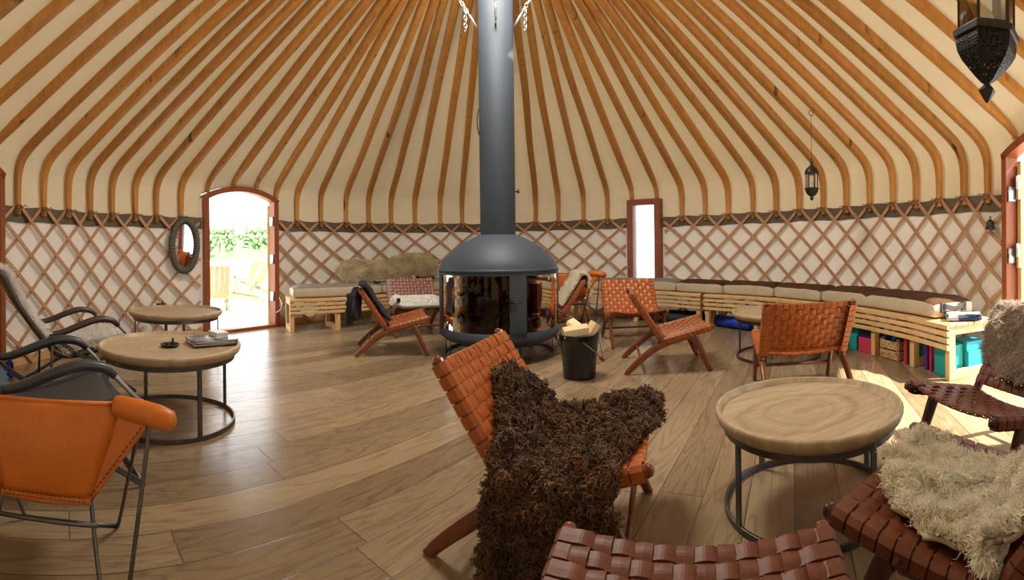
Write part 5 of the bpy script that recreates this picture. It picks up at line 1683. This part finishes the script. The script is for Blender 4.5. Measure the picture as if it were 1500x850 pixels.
# ------------------------------------------------------------------ light and camera
def build_light():
    w = bpy.data.worlds.new('World'); S.world = w; w.use_nodes = True
    nt = w.node_tree; bg = nt.nodes['Background']
    tc = nt.nodes.new('ShaderNodeTexCoord'); sx = nt.nodes.new('ShaderNodeSeparateXYZ'); nt.links.new(tc.outputs['Generated'], sx.inputs[0])
    rp = nt.nodes.new('ShaderNodeValToRGB'); rp.color_ramp.elements[0].position = .48; rp.color_ramp.elements[0].color = (.9, .93, .95, 1); rp.color_ramp.elements[1].position = .85; rp.color_ramp.elements[1].color = (.70, .82, 1.0, 1)
    nt.links.new(sx.outputs[2], rp.inputs[0]); nt.links.new(rp.outputs[0], bg.inputs[0]); bg.inputs[1].default_value = WORLD
    def light(name, typ, loc, energy, col, rot=None, **k):
        l = bpy.data.lights.new(name, typ); l.energy = energy; l.color = col
        for a, b in k.items(): setattr(l, a, b)
        o = bpy.data.objects.new(name, l); o.location = loc; link(o)
        if rot is not None: o.rotation_euler = rot
        return o
    d = Vector(SUNDIR).normalized()
    s = light('sun', 'SUN', (6, -6, 8), SUN, (1.0, .93, .80)); s.rotation_euler = d.to_track_quat('Z', 'Y').to_euler(); s.data.angle = radians(1.2)
    light('crown_daylight', 'AREA', (AX.x, AX.y, 4.50), CROWN, (1.0, .95, .86), (0, 0, 0), shape='DISK', size=1.25)

WORLD, SUN, SUNDIR, CROWN = 2.9, 11.5, (.60, -.72, 1.10), 105.0
def build_camera():
    cam = bpy.data.cameras.new('camera'); o = bpy.data.objects.new('camera', cam); link(o)
    cam.type = 'PANO'; cam.panorama_type = 'CENTRAL_CYLINDRICAL'
    cam.central_cylindrical_range_u_min = -CX / F; cam.central_cylindrical_range_u_max = (1500 - CX) / F
    cam.central_cylindrical_range_v_min = -(850 - Y0) / F; cam.central_cylindrical_range_v_max = Y0 / F
    cam.central_cylindrical_radius = 1.0
    cam.clip_start = .02; cam.clip_end = 2000
    o.matrix_world = Matrix.Translation((0, 0, EYE)) @ Matrix.Rotation(ROLL, 4, 'Y') @ Matrix.Rotation(pi / 2, 4, 'X')
    S.camera = o

t_ = NT('dark stove glass')
_fr = t_.n('Fresnel', None, IOR=1.5)
_tr = t_.n('BsdfTransparent', None, Color=(.42, .26, .12)); _gl = t_.n('BsdfGlossy', None, Color=(1, .93, .82), Roughness=.03)
_mx = t_.n('MixShader', None, Fac=t_.math('MULTIPLY_ADD', _fr.outputs[0], .8, .0), i1=_tr.outputs[0], i2=_gl.outputs[0])
MT['stoveglass'] = t_.done(_mx.outputs[0])

build_shell(); build_roof(); build_poles(); build_lattice(); build_openings()
build_chairs(); build_skins(); build_jacket()
build_tables(); build_stove(); build_bucket()
build_benches(); build_throw(); build_storage(); build_left_chairs(); build_hangings(); build_outside()
build_light(); build_camera()

S.view_settings.view_transform = 'Standard'; S.view_settings.look = 'None'; S.view_settings.gamma = 1.0; S.view_settings.use_curve_mapping = False
S.view_settings.exposure = 0.80
S.cycles.max_bounces = 10; S.cycles.diffuse_bounces = 6; S.cycles.glossy_bounces = 4; S.cycles.transmission_bounces = 6; S.cycles.transparent_max_bounces = 12
S.cycles.caustics_reflective = False; S.cycles.caustics_refractive = False
S.cycles.sample_clamp_indirect = 8.0
S.cycles.use_denoising = True
